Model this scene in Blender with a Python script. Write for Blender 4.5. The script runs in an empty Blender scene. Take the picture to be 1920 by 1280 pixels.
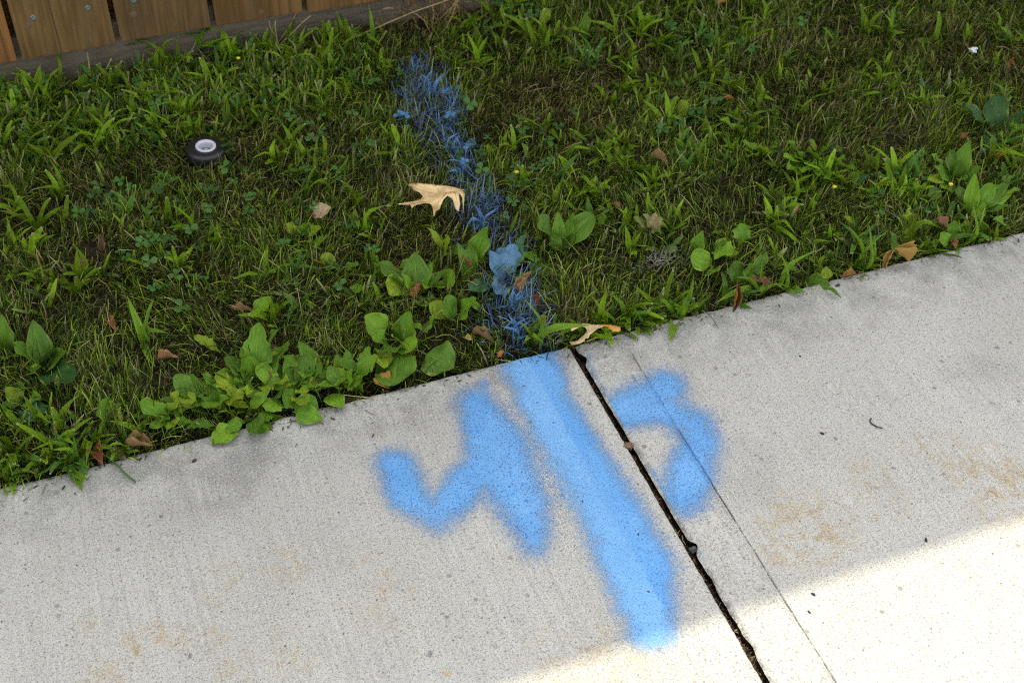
import bpy, math
import numpy as np
from mathutils import Vector, Matrix

rng = np.random.RandomState(7)
scene = bpy.context.scene
R = math.radians

# ------------------------------------------------------------------ camera
# World: x runs along the sidewalk edge, y goes from the sidewalk to the fence, z up.
# Origin: where the slab joint meets the lawn edge.  Metres.
F_PX, PITCH, YAW, ROLL = 2439.96, 0.7686, 0.3810, 0.0300
CAM = np.array([-0.5116, -1.0742, 1.15])
_f = np.array([math.sin(YAW)*math.cos(PITCH), math.cos(YAW)*math.cos(PITCH), -math.sin(PITCH)])
_r = np.array([math.cos(YAW), -math.sin(YAW), 0.0])
_u = np.cross(_r, _f)
_r2 = math.cos(ROLL)*_r + math.sin(ROLL)*_u
_u2 = -math.sin(ROLL)*_r + math.cos(ROLL)*_u
cam_d = bpy.data.cameras.new('camera')
cam = bpy.data.objects.new('camera', cam_d)
scene.collection.objects.link(cam)
m = Matrix.Identity(4)
for i in range(3):
    m[i][0], m[i][1], m[i][2], m[i][3] = _r2[i], _u2[i], -_f[i], CAM[i]
cam.matrix_world = m
cam_d.sensor_width = 36.0
cam_d.lens = F_PX/1920*36
cam_d.clip_start, cam_d.clip_end = 0.05, 500
cam_d.dof.use_dof = True
cam_d.dof.focus_distance = 1.53
cam_d.dof.aperture_fstop = 9.0
scene.camera = cam

# ------------------------------------------------------------------ sky, sun, exposure
SUN = np.array([0.16, 1.228, 1.871]); SUN /= np.linalg.norm(SUN)
world = bpy.data.worlds.new('World'); scene.world = world
world.use_nodes = True
wn = world.node_tree.nodes; wl = world.node_tree.links
sky = wn.new('ShaderNodeTexSky'); sky.sky_type = 'NISHITA'; sky.sun_disc = False
sky.sun_elevation = math.asin(SUN[2]); sky.sun_rotation = math.atan2(SUN[0], SUN[1])
sky.dust_density = 3.0; sky.ozone_density = 0.6; sky.air_density = 1.0
hs = wn.new('ShaderNodeHueSaturation'); hs.inputs['Saturation'].default_value = 0.14
bg = wn['Background']; bg.inputs['Strength'].default_value = 0.15
wl.new(sky.outputs[0], hs.inputs['Color']); wl.new(hs.outputs[0], bg.inputs['Color'])
sun_d = bpy.data.lights.new('sun', 'SUN'); sun_d.energy = 2.0; sun_d.angle = R(0.55); sun_d.color = (1.0, 0.92, 0.75)
sun = bpy.data.objects.new('sun', sun_d); scene.collection.objects.link(sun)
sun.rotation_euler = Vector(SUN).to_track_quat('Z', 'Y').to_euler(); sun.location = (0, 2, 4)
vs = scene.view_settings
vs.view_transform = 'Standard'; vs.look = 'None'; vs.gamma = 1.0; vs.use_curve_mapping = False
vs.exposure = 1.95
scene.cycles.use_denoising = False
scene.cycles.filter_width = 1.1

# ------------------------------------------------------------------ helpers
C = scene.collection

def at(px, py, z=0.0):
    """point of the place at height z that the survey photograph shows at (px, py)"""
    d = (px-960)*_r2 - (py-640)*_u2 + F_PX*_f
    return CAM + d*((z-CAM[2])/d[2])

def hash_noise(x, y, seed=0):
    ix, iy = np.floor(x).astype(np.int64), np.floor(y).astype(np.int64)
    fx, fy = x-ix, y-iy
    fx, fy = fx*fx*(3-2*fx), fy*fy*(3-2*fy)
    def h(a, b):
        n = (a*374761393 + b*668265263 + seed*1442695041) & 0x7fffffff
        n = ((n ^ (n >> 13))*1274126177) & 0x7fffffff
        return ((n ^ (n >> 16)) & 0xffff)/65535.0
    return (h(ix, iy)*(1-fx)+h(ix+1, iy)*fx)*(1-fy) + (h(ix, iy+1)*(1-fx)+h(ix+1, iy+1)*fx)*fy

def fbm(x, y, scale, seed=0, o=3):
    x = np.asarray(x, float)*scale; y = np.asarray(y, float)*scale
    s, a, t = 0, 1.0, 0
    for i in range(o):
        s = s + a*hash_noise(x, y, seed+i*17); t += a
        x, y, a = x*2.03+5.1, y*2.03+9.7, a*0.5
    return s/t

def mesh_np(name, V, F, mats=(), smooth=True, col=None, uv=None):
    me = bpy.data.meshes.new(name)
    V = np.asarray(V, np.float32); F = np.asarray(F, np.int32)
    k = F.shape[1]
    me.vertices.add(len(V)); me.vertices.foreach_set('co', V.ravel())
    me.loops.add(F.size); me.loops.foreach_set('vertex_index', F.ravel())
    me.polygons.add(len(F))
    me.polygons.foreach_set('loop_start', np.arange(0, F.size, k, dtype=np.int32))
    me.polygons.foreach_set('loop_total', np.full(len(F), k, np.int32))
    if smooth: me.polygons.foreach_set('use_smooth', np.ones(len(F), bool))
    me.update(calc_edges=True)
    if col is not None:
        a = me.attributes.new('col', 'FLOAT_COLOR', 'POINT')
        c4 = np.ones((len(V), 4), np.float32); c4[:, :3] = col
        a.data.foreach_set('color', c4.ravel())
    if uv is not None:
        u = me.uv_layers.new(name='UVMap')
        u.data.foreach_set('uv', np.asarray(uv, np.float32)[F.ravel()].ravel())
    for mt in mats: me.materials.append(mt)
    me.validate()
    return me

def pydata(name, V, F, mats=(), smooth=False):
    me = bpy.data.meshes.new(name); me.from_pydata([tuple(map(float, v)) for v in V], [], F)
    if smooth: me.polygons.foreach_set('use_smooth', [True]*len(me.polygons))
    for mt in mats: me.materials.append(mt)
    me.update(); return me

def ob(name, data, parent=None, loc=None):
    o = bpy.data.objects.new(name, data); C.objects.link(o)
    if parent is not None: o.parent = parent
    if loc is not None: o.location = loc
    return o

def tag(o, label=None, cat=None, group=None, kind=None):
    if label: o['label'] = label
    if cat: o['category'] = cat
    if group: o['group'] = group
    if kind: o['kind'] = kind
    return o

class NT:
    """small node-tree writer"""
    def __init__(s, name):
        s.m = bpy.data.materials.new(name); s.m.use_nodes = True
        s.n = s.m.node_tree.nodes; s.l = s.m.node_tree.links
        s.b = s.n['Principled BSDF']; s.out = s.n['Material Output']
    def set(s, sock, v):
        if isinstance(v, bpy.types.NodeSocket): s.l.new(v, sock)
        elif v is not None:
            try: sock.default_value = v
            except Exception: sock.default_value = (*v, 1.0)
    def node(s, t, ins=None, **kw):
        n = s.n.new(t)
        for k, v in kw.items(): setattr(n, k, v)
        for k, v in (ins or {}).items(): s.set(n.inputs[k], v)
        return n
    def coord(s, which='Object'): return s.node('ShaderNodeTexCoord').outputs[which]
    def mapping(s, v, scale=(1, 1, 1), loc=(0, 0, 0)):
        return s.node('ShaderNodeMapping', {'Vector': v, 'Scale': scale, 'Location': loc}).outputs[0]
    def noise(s, v, scale, detail=3.0, rough=0.55, out=0, dist=0.0):
        return s.node('ShaderNodeTexNoise', {'Vector': v, 'Scale': scale, 'Detail': detail, 'Roughness': rough, 'Distortion': dist}).outputs[out]
    def vor(s, v, scale, out='Distance'):
        return s.node('ShaderNodeTexVoronoi', {'Vector': v, 'Scale': scale}).outputs[out]
    def ramp(s, x, lo, hi, a=0.0, b=1.0):
        return s.node('ShaderNodeMapRange', {'Value': x, 'From Min': lo, 'From Max': hi, 'To Min': a, 'To Max': b}, interpolation_type='SMOOTHSTEP').outputs[0]
    def math(s, op, a, b=None, c=None):
        n = s.n.new('ShaderNodeMath'); n.operation = op
        for i, v in enumerate((a, b, c)):
            if v is not None: s.set(n.inputs[i], v)
        return n.outputs[0]
    def mix(s, f, a, b, mode='MIX'):
        n = s.n.new('ShaderNodeMix'); n.data_type = 'RGBA'; n.blend_type = mode
        s.set(n.inputs[0], f); s.set(n.inputs[6], a); s.set(n.inputs[7], b)
        return n.outputs[2]
    def sep(s, v):
        n = s.node('ShaderNodeSeparateXYZ', {'Vector': v}); return n.outputs
    def bump(s, h, strength=0.3, dist=0.002, normal=None):
        return s.node('ShaderNodeBump', {'Height': h, 'Strength': strength, 'Distance': dist, 'Normal': normal}).outputs[0]
    def done(s, color=None, rough=None, normal=None, spec=None):
        if color is not None: s.set(s.b.inputs['Base Color'], color)
        if rough is not None: s.set(s.b.inputs['Roughness'], rough)
        if normal is not None: s.set(s.b.inputs['Normal'], normal)
        if spec is not None: s.set(s.b.inputs['Specular IOR Level'], spec)
        return s.m
    def translucent(s, color, f):
        t = s.node('ShaderNodeBsdfTranslucent', {'Color': color})
        mx = s.node('ShaderNodeMixShader', {0: f})
        s.l.new(s.b.outputs[0], mx.inputs[1]); s.l.new(t.outputs[0], mx.inputs[2])
        s.l.new(mx.outputs[0], s.out.inputs['Surface'])

JW = .0037              # half width of the slab joint
TL, TR = -.0629, .0642  # tooled lines either side of it

# ------------------------------------------------------------------ materials
def mat_concrete():
    t = NT('concrete'); v = t.coord()
    x, y, z = t.sep(v)
    n1 = t.noise(v, 3.2, 4, .6); n2 = t.noise(v, 16, 4, .62); n3 = t.noise(v, 75, 3, .6)
    col = t.mix(t.ramp(n1, .32, .68), (.405, .390, .352), (.490, .474, .435))
    col = t.mix(t.ramp(n2, .35, .7, 0, .55), col, (.45, .44, .415))
    col = t.mix(t.ramp(n3, .45, .75, 0, .35), col, (.335, .325, .31))
    # broom drag marks across the walk
    br = t.noise(t.mapping(v, (240, 7, 1)), 1.0, 3, .6)
    col = t.mix(t.ramp(br, .52, .72, 0, .42), col, (.56, .55, .53))
    col = t.mix(t.ramp(br, .48, .30, 0, .30), col, (.27, .26, .24))
    # grime along the lawn edge
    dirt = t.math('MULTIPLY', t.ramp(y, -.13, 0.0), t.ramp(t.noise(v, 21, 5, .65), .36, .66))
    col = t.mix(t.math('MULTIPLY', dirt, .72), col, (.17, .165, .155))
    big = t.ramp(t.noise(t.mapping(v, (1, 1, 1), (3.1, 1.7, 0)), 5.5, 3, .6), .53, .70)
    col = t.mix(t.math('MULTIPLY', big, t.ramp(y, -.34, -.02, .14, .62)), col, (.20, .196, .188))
    # rust-coloured stains with their own outlines
    stains = None
    for (px, py, r, k) in [(1520, 990, .055, .9), (1465, 1030, .03, .7), (1735, 845, .028, .75), (1835, 880, .05, .75), (1880, 905, .045, 1), (1880, 935, .05, .6),
                           (1640, 900, .035, .55), (1650, 945, .03, .6), (295, 1186, .013, 1.4), (258, 1218, .009, 1.3), (250, 1190, .014, .8), (340, 1195, .016, .8), (165, 1185, .016, .7), (400, 1200, .018, .6),
                           (415, 1100, .03, .5), (540, 1065, .03, .5), (700, 1060, .03, .45), (720, 1130, .04, .4), (550, 1225, .03, .55), (440, 1250, .03, .4), (1150, 1220, .05, .5), (1060, 1255, .05, .45), (200, 1270, .03, .6)]:
        p = at(px, py)
        d = t.node('ShaderNodeVectorMath', {0: v, 1: (p[0], p[1], 0)}, operation='DISTANCE').outputs['Value']
        g = t.ramp(d, 0, r*1.7, k, 0)
        stains = g if stains is None else t.math('MAXIMUM', stains, g)
    sn = t.ramp(t.noise(v, 55, 5, .72, dist=.6), .42, .62)
    sm = t.math('MULTIPLY', stains, sn)
    col = t.mix(t.math('MULTIPLY', sm, .82), col, t.mix(t.ramp(t.noise(v, 90, 2), .4, .62), (.42, .32, .14), (.33, .20, .065)))
    # dark grime and moss along the right lip of the joint
    lip = t.math('MULTIPLY', t.ramp(x, .003, .013, 1, 0), t.math('MULTIPLY', t.math('GREATER_THAN', x, 0), t.ramp(t.noise(v, 70, 4, .7), .40, .58)))
    col = t.mix(t.math('MULTIPLY', lip, .78), col, (.075, .072, .062))
    lip2 = t.math('MULTIPLY', t.ramp(x, -.006, -.003), t.math('MULTIPLY', t.math('LESS_THAN', x, 0), t.ramp(t.noise(v, 90, 4, .7), .46, .62)))
    col = t.mix(t.math('MULTIPLY', lip2, .6), col, (.10, .095, .085))
    # dirt in the tooled lines, with groove shade painted into the colour
    lw = t.math('MULTIPLY', t.math('SUBTRACT', t.noise(t.mapping(v, (0, 18, 0)), 1, 2), .5), .003)
    for xl, k_, y0 in ((TR, .85, -.03), (TL, .30, -.12)):
        ld = t.math('ABSOLUTE', t.math('SUBTRACT', t.math('SUBTRACT', x, xl+.0004), lw))
        lm = t.math('MULTIPLY', t.ramp(ld, .0005, .0015, 1, 0), t.math('MULTIPLY', t.ramp(y, y0-.02, y0, 1, 0), t.ramp(t.noise(v, 60, 3, .6), .34, .5)))
        col = t.mix(t.math('MULTIPLY', lm, k_), col, (.085, .080, .078))
    # sand grain and pores
    g1 = t.noise(v, 640, 1.5, .6)
    col = t.mix(t.ramp(g1, .50, .66, 0, .58), col, (.14, .13, .112))
    g2 = t.noise(t.mapping(v, (1, 1, 1), (7, 3, 1)), 430, 2, .6)
    col = t.mix(t.ramp(g2, .52, .66, 0, .6), col, (.54, .525, .49))
    g3 = t.noise(t.mapping(v, (1, 1, 1), (1, 8, 4)), 330, 2, .6)
    col = t.mix(t.ramp(g3, .57, .68, 0, .54), col, (.09, .085, .078))
    # pieces of aggregate showing at the surface
    vn = t.node('ShaderNodeTexVoronoi', {'Vector': v, 'Scale': 58.0, 'Randomness': 1.0})
    pick = t.sep(t.node('ShaderNodeSeparateColor', {'Color': vn.outputs['Color']}).outputs[0]) if False else t.node('ShaderNodeSeparateColor', {'Color': vn.outputs['Color']}).outputs
    ag = t.math('MULTIPLY', t.ramp(vn.outputs['Distance'], .13, .20, 1, 0), t.math('GREATER_THAN', pick[0], .86))
    col = t.mix(t.math('MULTIPLY', ag, .75), col, t.mix(pick[1], (.14, .14, .15), (.36, .31, .24)))
    vn2 = t.node('ShaderNodeTexVoronoi', {'Vector': v, 'Scale': 135.0, 'Randomness': 1.0})
    pk2 = t.node('ShaderNodeSeparateColor', {'Color': vn2.outputs['Color']}).outputs
    ag2 = t.math('MULTIPLY', t.ramp(vn2.outputs['Distance'], .12, .22, 1, 0), t.math('GREATER_THAN', pk2[0], .86))
    col = t.mix(t.math('MULTIPLY', ag2, .8), col, t.mix(pk2[1], (.075, .075, .08), (.25, .23, .2)))
    col = t.mix(1.0, col, (.735, .748, .745), 'MULTIPLY')
    h = t.math('ADD', t.math('MULTIPLY', g1, -.6), t.math('ADD', t.math('MULTIPLY', g3, -.7), t.math('MULTIPLY', br, .5)))
    return t.done(col, .92, t.bump(h, .45, .0012), .25)

def mat_paint(name):
    """sprayed pigment: alpha is the sprayed density stored on the mesh, broken up by the grain it settled on"""
    t = NT(name); v = t.coord()
    a = t.node('ShaderNodeAttribute', attribute_name='col').outputs['Color']
    d = t.node('ShaderNodeSeparateColor', {'Color': a}).outputs
    g = t.noise(v, 560, 2, .65); g4 = t.noise(v, 90, 3, .6)
    dens = t.math('ADD', d[0], t.math('MULTIPLY', t.math('SUBTRACT', g, .5), t.ramp(d[0], .45, 1.1, .95, .35)))
    dens = t.math('ADD', dens, t.math('MULTIPLY', t.math('SUBTRACT', g4, .5), .28))
    alpha = t.ramp(dens, .25, .85, 0, .95)
    n = t.noise(v, 9, 4, .6)
    col = t.mix(d[1], t.mix(t.ramp(n, .3, .7), (.115, .32, .66), (.165, .39, .74)), (.065, .28, .68))
    col = t.mix(t.ramp(t.noise(v, 30, 4, .6), .5, .75, 0, .4), col, (.20, .43, .76))
    pore = t.ramp(t.noise(t.mapping(v, (1, 1, 1), (1, 8, 4)), 420, 2, .6), .54, .66, 0, .75)
    col = t.mix(pore, col, (.03, .09, .25))
    col = t.mix(t.ramp(d[0], .2, .6, .35, 0), col, (.15, .22, .55))
    col = t.mix(1.0, t.mix(t.math('MULTIPLY', d[2], .30), col, (.26, .52, .86)), (.76, .76, .74), 'MULTIPLY')
    t.done(col, .75, t.bump(t.math('MULTIPLY', g, -1.0), .35, .001), .3)
    tr = t.node('ShaderNodeBsdfTransparent'); mx = t.node('ShaderNodeMixShader', {0: alpha})
    t.l.new(tr.outputs[0], mx.inputs[1]); t.l.new(t.b.outputs[0], mx.inputs[2]); t.l.new(mx.outputs[0], t.out.inputs['Surface'])
    return t.m

def mat_wood():
    t = NT('fence_wood'); v = t.coord()
    oi = t.node('ShaderNodeObjectInfo'); rnd = oi.outputs['Random']
    off = t.node('ShaderNodeCombineXYZ', {0: t.math('MULTIPLY', rnd, 37), 1: t.math('MULTIPLY', rnd, 11), 2: t.math('MULTIPLY', rnd, 53)}).outputs[0]
    p = t.node('ShaderNodeVectorMath', {0: v, 1: off}, operation='ADD').outputs[0]
    wob = t.noise(t.mapping(p, (9, 9, 1.3)), 1, 2, .5)
    x, y, z = t.sep(p)
    gx = t.math('ADD', t.math('MULTIPLY', x, 60), t.math('ADD', t.math('MULTIPLY', wob, 16), t.math('MULTIPLY', t.noise(t.mapping(p, (40, 40, 1.0)), 1, 2, .5), 7)))
    r0 = t.math('POWER', t.math('ABSOLUTE', t.math('SINE', t.math('MULTIPLY', gx, 2.2))), 3.5)
    streak = t.ramp(t.noise(t.mapping(p, (190, 190, 2.0)), 1, 3, .6), .45, .62)
    ring = t.math('ADD', t.math('MULTIPLY', r0, .55), t.math('MULTIPLY', streak, .5))
    fib = t.noise(t.mapping(p, (420, 420, 9)), 1, 3, .6)
    blot = t.noise(t.mapping(p, (14, 14, 5)), 1, 4, .6)
    base = t.mix(t.ramp(blot, .35, .68), (.100, .058, .020), (.180, .110, .040))
    base = t.mix(.75, base, oi.outputs['Color'], 'MULTIPLY')
    col = t.mix(t.math('MULTIPLY', ring, .62), base, (.055, .027, .009))
    col = t.mix(t.ramp(fib, .5, .75, 0, .5), col, (.075, .045, .02))
    col = t.mix(t.ramp(t.noise(t.mapping(p, (600, 600, 40)), 1, 2), .68, .78, 0, .5), col, (.36, .27, .15))
    # greyish weathering towards the sawn foot
    col = t.mix(t.math('MULTIPLY', t.ramp(t.noise(t.mapping(p, (30, 30, 6)), 1, 4, .7), .52, .75), .5), col, (.10, .082, .055))
    return t.done(col, .8, t.bump(t.math('ADD', t.math('MULTIPLY', ring, .6), fib), .35, .0012), .2)

def mat_simple(name, c1, c2, scale, rough=.85, bump=.3, spec=.25, bd=.002, stretch=(1, 1, 1)):
    t = NT(name); v = t.mapping(t.coord(), stretch)
    n = t.noise(v, scale, 5, .65); n2 = t.noise(v, scale*7, 3, .6)
    col = t.mix(t.ramp(n, .32, .68), c1, c2)
    col = t.mix(t.ramp(n2, .5, .8, 0, .45), col, tuple(.5*a for a in c1))
    return t.done(col, rough, t.bump(t.math('ADD', n, t.math('MULTIPLY', n2, .5)), bump, bd), spec)

def mat_attr_blades(name, trans=.28):
    t = NT(name)
    a = t.node('ShaderNodeAttribute', attribute_name='col').outputs['Color']
    t.done(a, .5, None, .10)
    t.translucent(t.mix(1.0, a, (1.15, 1.25, .75), 'MULTIPLY'), trans)
    return t.m

def mat_leaf(name, veins='net', trans=.22, rough=.46, spec=.17):
    """living leaf: colour comes from the object, veins and blemishes from the leaf's own UV"""
    t = NT(name); uv = t.node('ShaderNodeUVMap').outputs[0]
    oi = t.node('ShaderNodeObjectInfo'); c = oi.outputs['Color']
    v = t.coord(); x, y, z = t.sep(uv)
    off = t.math('MULTIPLY', oi.outputs['Random'], 40)
    p = t.node('ShaderNodeVectorMath', {0: uv, 1: t.node('ShaderNodeCombineXYZ', {0: off, 1: off}).outputs[0]}, operation='ADD').outputs[0]
    au = t.math('ABSOLUTE', x)
    mid = t.ramp(au, .03, .10, 1, 0)
    if veins == 'arc':
        lat = t.ramp(t.math('ABSOLUTE', t.math('SINE', t.math('MULTIPLY', au, 8.6))), .0, .24, 1, 0)
        lat = t.math('MULTIPLY', lat, t.ramp(au, .15, .2))
    elif veins == 'blade':
        lat = t.ramp(t.math('SINE', t.math('MULTIPLY', x, 34)), .3, 1, 0, .45)
    else:
        lat = t.ramp(t.math('ABSOLUTE', t.math('SINE', t.math('SUBTRACT', t.math('MULTIPLY', y, 16), t.math('MULTIPLY', au, 5)))), .0, .22, .9, 0)
    vein = t.math('MAXIMUM', mid, t.math('MULTIPLY', lat, .6))
    n = t.noise(p, 3.0, 4, .6); n2 = t.noise(p, 17, 3, .65)
    col = t.mix(t.ramp(n, .3, .7), t.mix(1, c, (.72, .80, .80), 'MULTIPLY'), t.mix(1, c, (1.22, 1.14, 1.0), 'MULTIPLY'))
    col = t.mix(t.math('MULTIPLY', vein, .38), col, t.mix(1, c, (2.0, 1.55, 1.9), 'MULTIPLY'))
    col = t.mix(t.ramp(n2, .66, .76, 0, .55), col, (.13, .10, .035))
    # pale chewed or mown tip
    if veins == 'blade':
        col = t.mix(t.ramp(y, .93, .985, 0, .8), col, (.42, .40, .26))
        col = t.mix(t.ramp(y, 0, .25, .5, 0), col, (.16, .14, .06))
    if veins in ('arc', 'net') and name != 'clover_leaf':
        # yellowed margin, brown bites and pale dust
        ed = t.math('MULTIPLY', t.ramp(au, .75, 1.0), t.ramp(t.noise(p, 4, 3, .6), .48, .66))
        col = t.mix(t.math('MULTIPLY', ed, .75), col, (.30, .23, .05))
        col = t.mix(t.ramp(t.noise(p, 9, 4, .7), .60, .70, 0, .45), col, (.26, .30, .16))
    h = t.math('SUBTRACT', t.math('MULTIPLY', n2, .5), vein)
    t.done(col, rough, t.bump(h, .7, .0015), spec)
    t.translucent(t.mix(1.0, col, (1.25, 1.3, .6), 'MULTIPLY'), trans)
    if veins in ('arc', 'net') and name != 'clover_leaf':
        # insect holes, really open
        hole = t.math('MULTIPLY', t.ramp(t.noise(p, 5.5, 2, .5), .715, .725), t.ramp(y, .1, .2))
        sh = t.out.inputs['Surface'].links[0].from_socket
        mx = t.node('ShaderNodeMixShader', {0: hole}); tr = t.node('ShaderNodeBsdfTransparent')
        t.l.new(sh, mx.inputs[1]); t.l.new(tr.outputs[0], mx.inputs[2]); t.l.new(mx.outputs[0], t.out.inputs['Surface'])
    return t.m

def mat_dead(name='dead_leaf'):
    t = NT(name); uv = t.node('ShaderNodeUVMap').outputs[0]; v = t.coord()
    oi = t.node('ShaderNodeObjectInfo'); c = oi.outputs['Color']
    x, y, z = t.sep(uv)
    mid = t.ramp(t.math('ABSOLUTE', x), .02, .07, 1, 0)
    lat = t.ramp(t.math('ABSOLUTE', t.math('SINE', t.math('SUBTRACT', t.math('MULTIPLY', y, 14), t.math('MULTIPLY', t.math('ABSOLUTE', x), 6)))), .0, .16, .7, 0)
    vein = t.math('MAXIMUM', mid, lat)
    n = t.noise(v, 45, 5, .65); n2 = t.noise(v, 260, 4, .65)
    col = t.mix(t.ramp(n, .3, .7), t.mix(1, c, (.62, .55, .46), 'MULTIPLY'), t.mix(1, c, (1.15, 1.12, 1.05), 'MULTIPLY'))
    col = t.mix(t.math('MULTIPLY', vein, .35), col, t.mix(1, c, (.55, .45, .34), 'MULTIPLY'))
    col = t.mix(t.ramp(n2, .62, .75, 0, .5), col, t.mix(1, c, (.4, .3, .2), 'MULTIPLY'))
    t.done(col, .62, t.bump(t.math('ADD', t.math('MULTIPLY', vein, -1), n2), .4, .0008), .3)
    t.translucent(t.mix(1, col, (1.2, .95, .6), 'MULTIPLY'), .12)
    return t.m

M = {}
M['concrete'] = mat_concrete()
M['paint'] = mat_paint('blue_spray_paint')
M['wood'] = mat_wood()
M['gravel_board'] = mat_simple('weathered_board', (.090, .075, .054), (.150, .126, .094), 6, .9, .4, .15, .002, (3, 30, 30))
M['soil'] = mat_simple('soil', (.014, .010, .007), (.036, .026, .017), 45, .95, .8, .1, .006)
M['ground'] = mat_simple('ground_turf', (.035, .05, .016), (.07, .075, .028), 3, .95, .5, .1, .02)
M['crumbs'] = mat_attr_blades('joint_litter', .05)
M['grass'] = mat_attr_blades('lawn_blades', .28)
M['sprayed'] = mat_attr_blades('sprayed_blades', .08)
M['broad'] = mat_leaf('plantain_leaf', 'arc')
M['net'] = mat_leaf('weed_leaf', 'net')
M['blade'] = mat_leaf('crabgrass_blade', 'blade', .26, .45, .14)
M['clover'] = mat_leaf('clover_leaf', 'net', .2, .5, .3)
M['dead'] = mat_dead()
M['black'] = mat_simple('black_rubber', (.007, .007, .009), (.013, .013, .016), 60, .42, .08, .5, .0005)
M['white'] = mat_simple('white_plastic', (.42, .42, .46), (.50, .50, .54), 40, .4, .05, .45, .0005)
M['grey_plastic'] = mat_simple('grey_plastic', (.10, .10, .16), (.16, .16, .22), 40, .45, .05, .45, .0005)
M['dark'] = mat_simple('dark_chip', (.015, .015, .017), (.04, .038, .036), 300, .7, .3)
M['straw'] = mat_simple('straw', (.24, .17, .075), (.36, .28, .13), 120, .75, .3, .25, .001)
def mat_screw():
    t = NT('screw_metal'); v = t.coord()
    n = t.noise(v, 500, 3)
    t.set(t.b.inputs['Metallic'], .55)
    return t.done(t.mix(n, (.08, .11, .12), (.20, .26, .28)), .6, t.bump(n, .2, .0004))
M['screw'] = mat_screw()

# ------------------------------------------------------------------ ground and sidewalk
V = [(-40, -40, -.06), (40, -40, -.06), (40, 40, -.06), (-40, 40, -.06)]
tag(ob('ground', pydata('ground', V, [(0, 1, 2, 3)], [M['ground']])), kind='structure')

def soil_z(x, y):
    z = -.016 + .012*np.clip(y/.12, 0, 1) + .016*(fbm(x, y, 9, 3)-.5) + .010*(fbm(x, y, 45, 5)-.5)
    return np.where(y < .05, np.minimum(z, -.006), z)
def grid(xs, ys, zf):
    X, Y = np.meshgrid(xs, ys); n, k = X.shape
    Vv = np.stack([X.ravel(), Y.ravel(), zf(X.ravel(), Y.ravel())], 1)
    i = np.arange(n*k).reshape(n, k)
    Ff = np.stack([i[:-1, :-1].ravel(), i[:-1, 1:].ravel(), i[1:, 1:].ravel(), i[1:, :-1].ravel()], 1)
    return Vv, Ff
Vv, Ff = grid(np.linspace(-1.6, 2.2, 420), np.linspace(-.03, 1.0, 130), soil_z)
tag(ob('lawn_soil', mesh_np('lawn_soil', Vv, Ff, [M['soil']])), kind='structure')

CHIPS = [(at(1300, 1022)[1], .008, .007), (at(1095, 668)[1], .006, .008), (at(1425, 1205)[1], .003, .010), (at(1335, 1085)[1], .0018, .010), (at(1395, 1165)[1], .0018, .008)]
def edge_r(y):
    e = JW + .0006*(fbm(y, y*0+2.2, 40, 11)-.5)*2 + .0007*(fbm(y, y*0+5.2, 260, 12)-.5)*2
    for cy, dx, w in CHIPS: e = e + dx*np.exp(-(np.abs(y-cy)/w)**2.4)*(.55+.9*fbm(y, y*0+cy*9, 190, 15))
    return e
def edge_l(y): return -JW - .0007*(fbm(y, y*0+7.1, 45, 13)-.5)*2 - .0007*(fbm(y, y*0+3.4, 300, 14)-.5)*2
def lawn_edge(x): return .0015*(fbm(x, x*0+1.3, 14, 21)-.5)*2 + .0012*(fbm(x, x*0+4.3, 120, 22)-.5)*2

def slab_z(x, y):
    z = .0012*(fbm(x, y, 11, 31)-.5) + .0005*(fbm(x, y, 90, 33)-.5)
    band = (x > TL) & (x < TR)
    z = z - .0009*band*np.clip(np.minimum(x-TL, TR-x)/.004, 0, 1)
    # burr left by the edging tool
    br = fbm(y, y*0+8.8, 26, 41)
    k_ = np.clip((br-.22)*3.5, 0, 1)*np.clip((-y-.03)/.02, 0, 1)*1.0
    wv = .0012*(fbm(y, y*0+6.6, 18, 43)-.5)*2
    z = z + .0018*np.exp(-((x-TR-wv+.0016)/.0012)**2)*k_ - .0026*np.exp(-((x-TR-wv-.0004)/.0010)**2)*k_
    z = z + .0009*np.exp(-((x-TL)/.0014)**2)*np.clip((br-.30)*3, 0, 1)*(y < -.10)
    # rounded arrises
    dj = np.where(x > 0, x-edge_r(y), edge_l(y)-x)
    for d, r in ((dj, .006), (-y, .007)):
        q = np.clip(1-d/r, 0, 1); z = z - r*(1-np.sqrt(np.clip(1-q*q*.72, 0, 1)))
    return z

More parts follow.
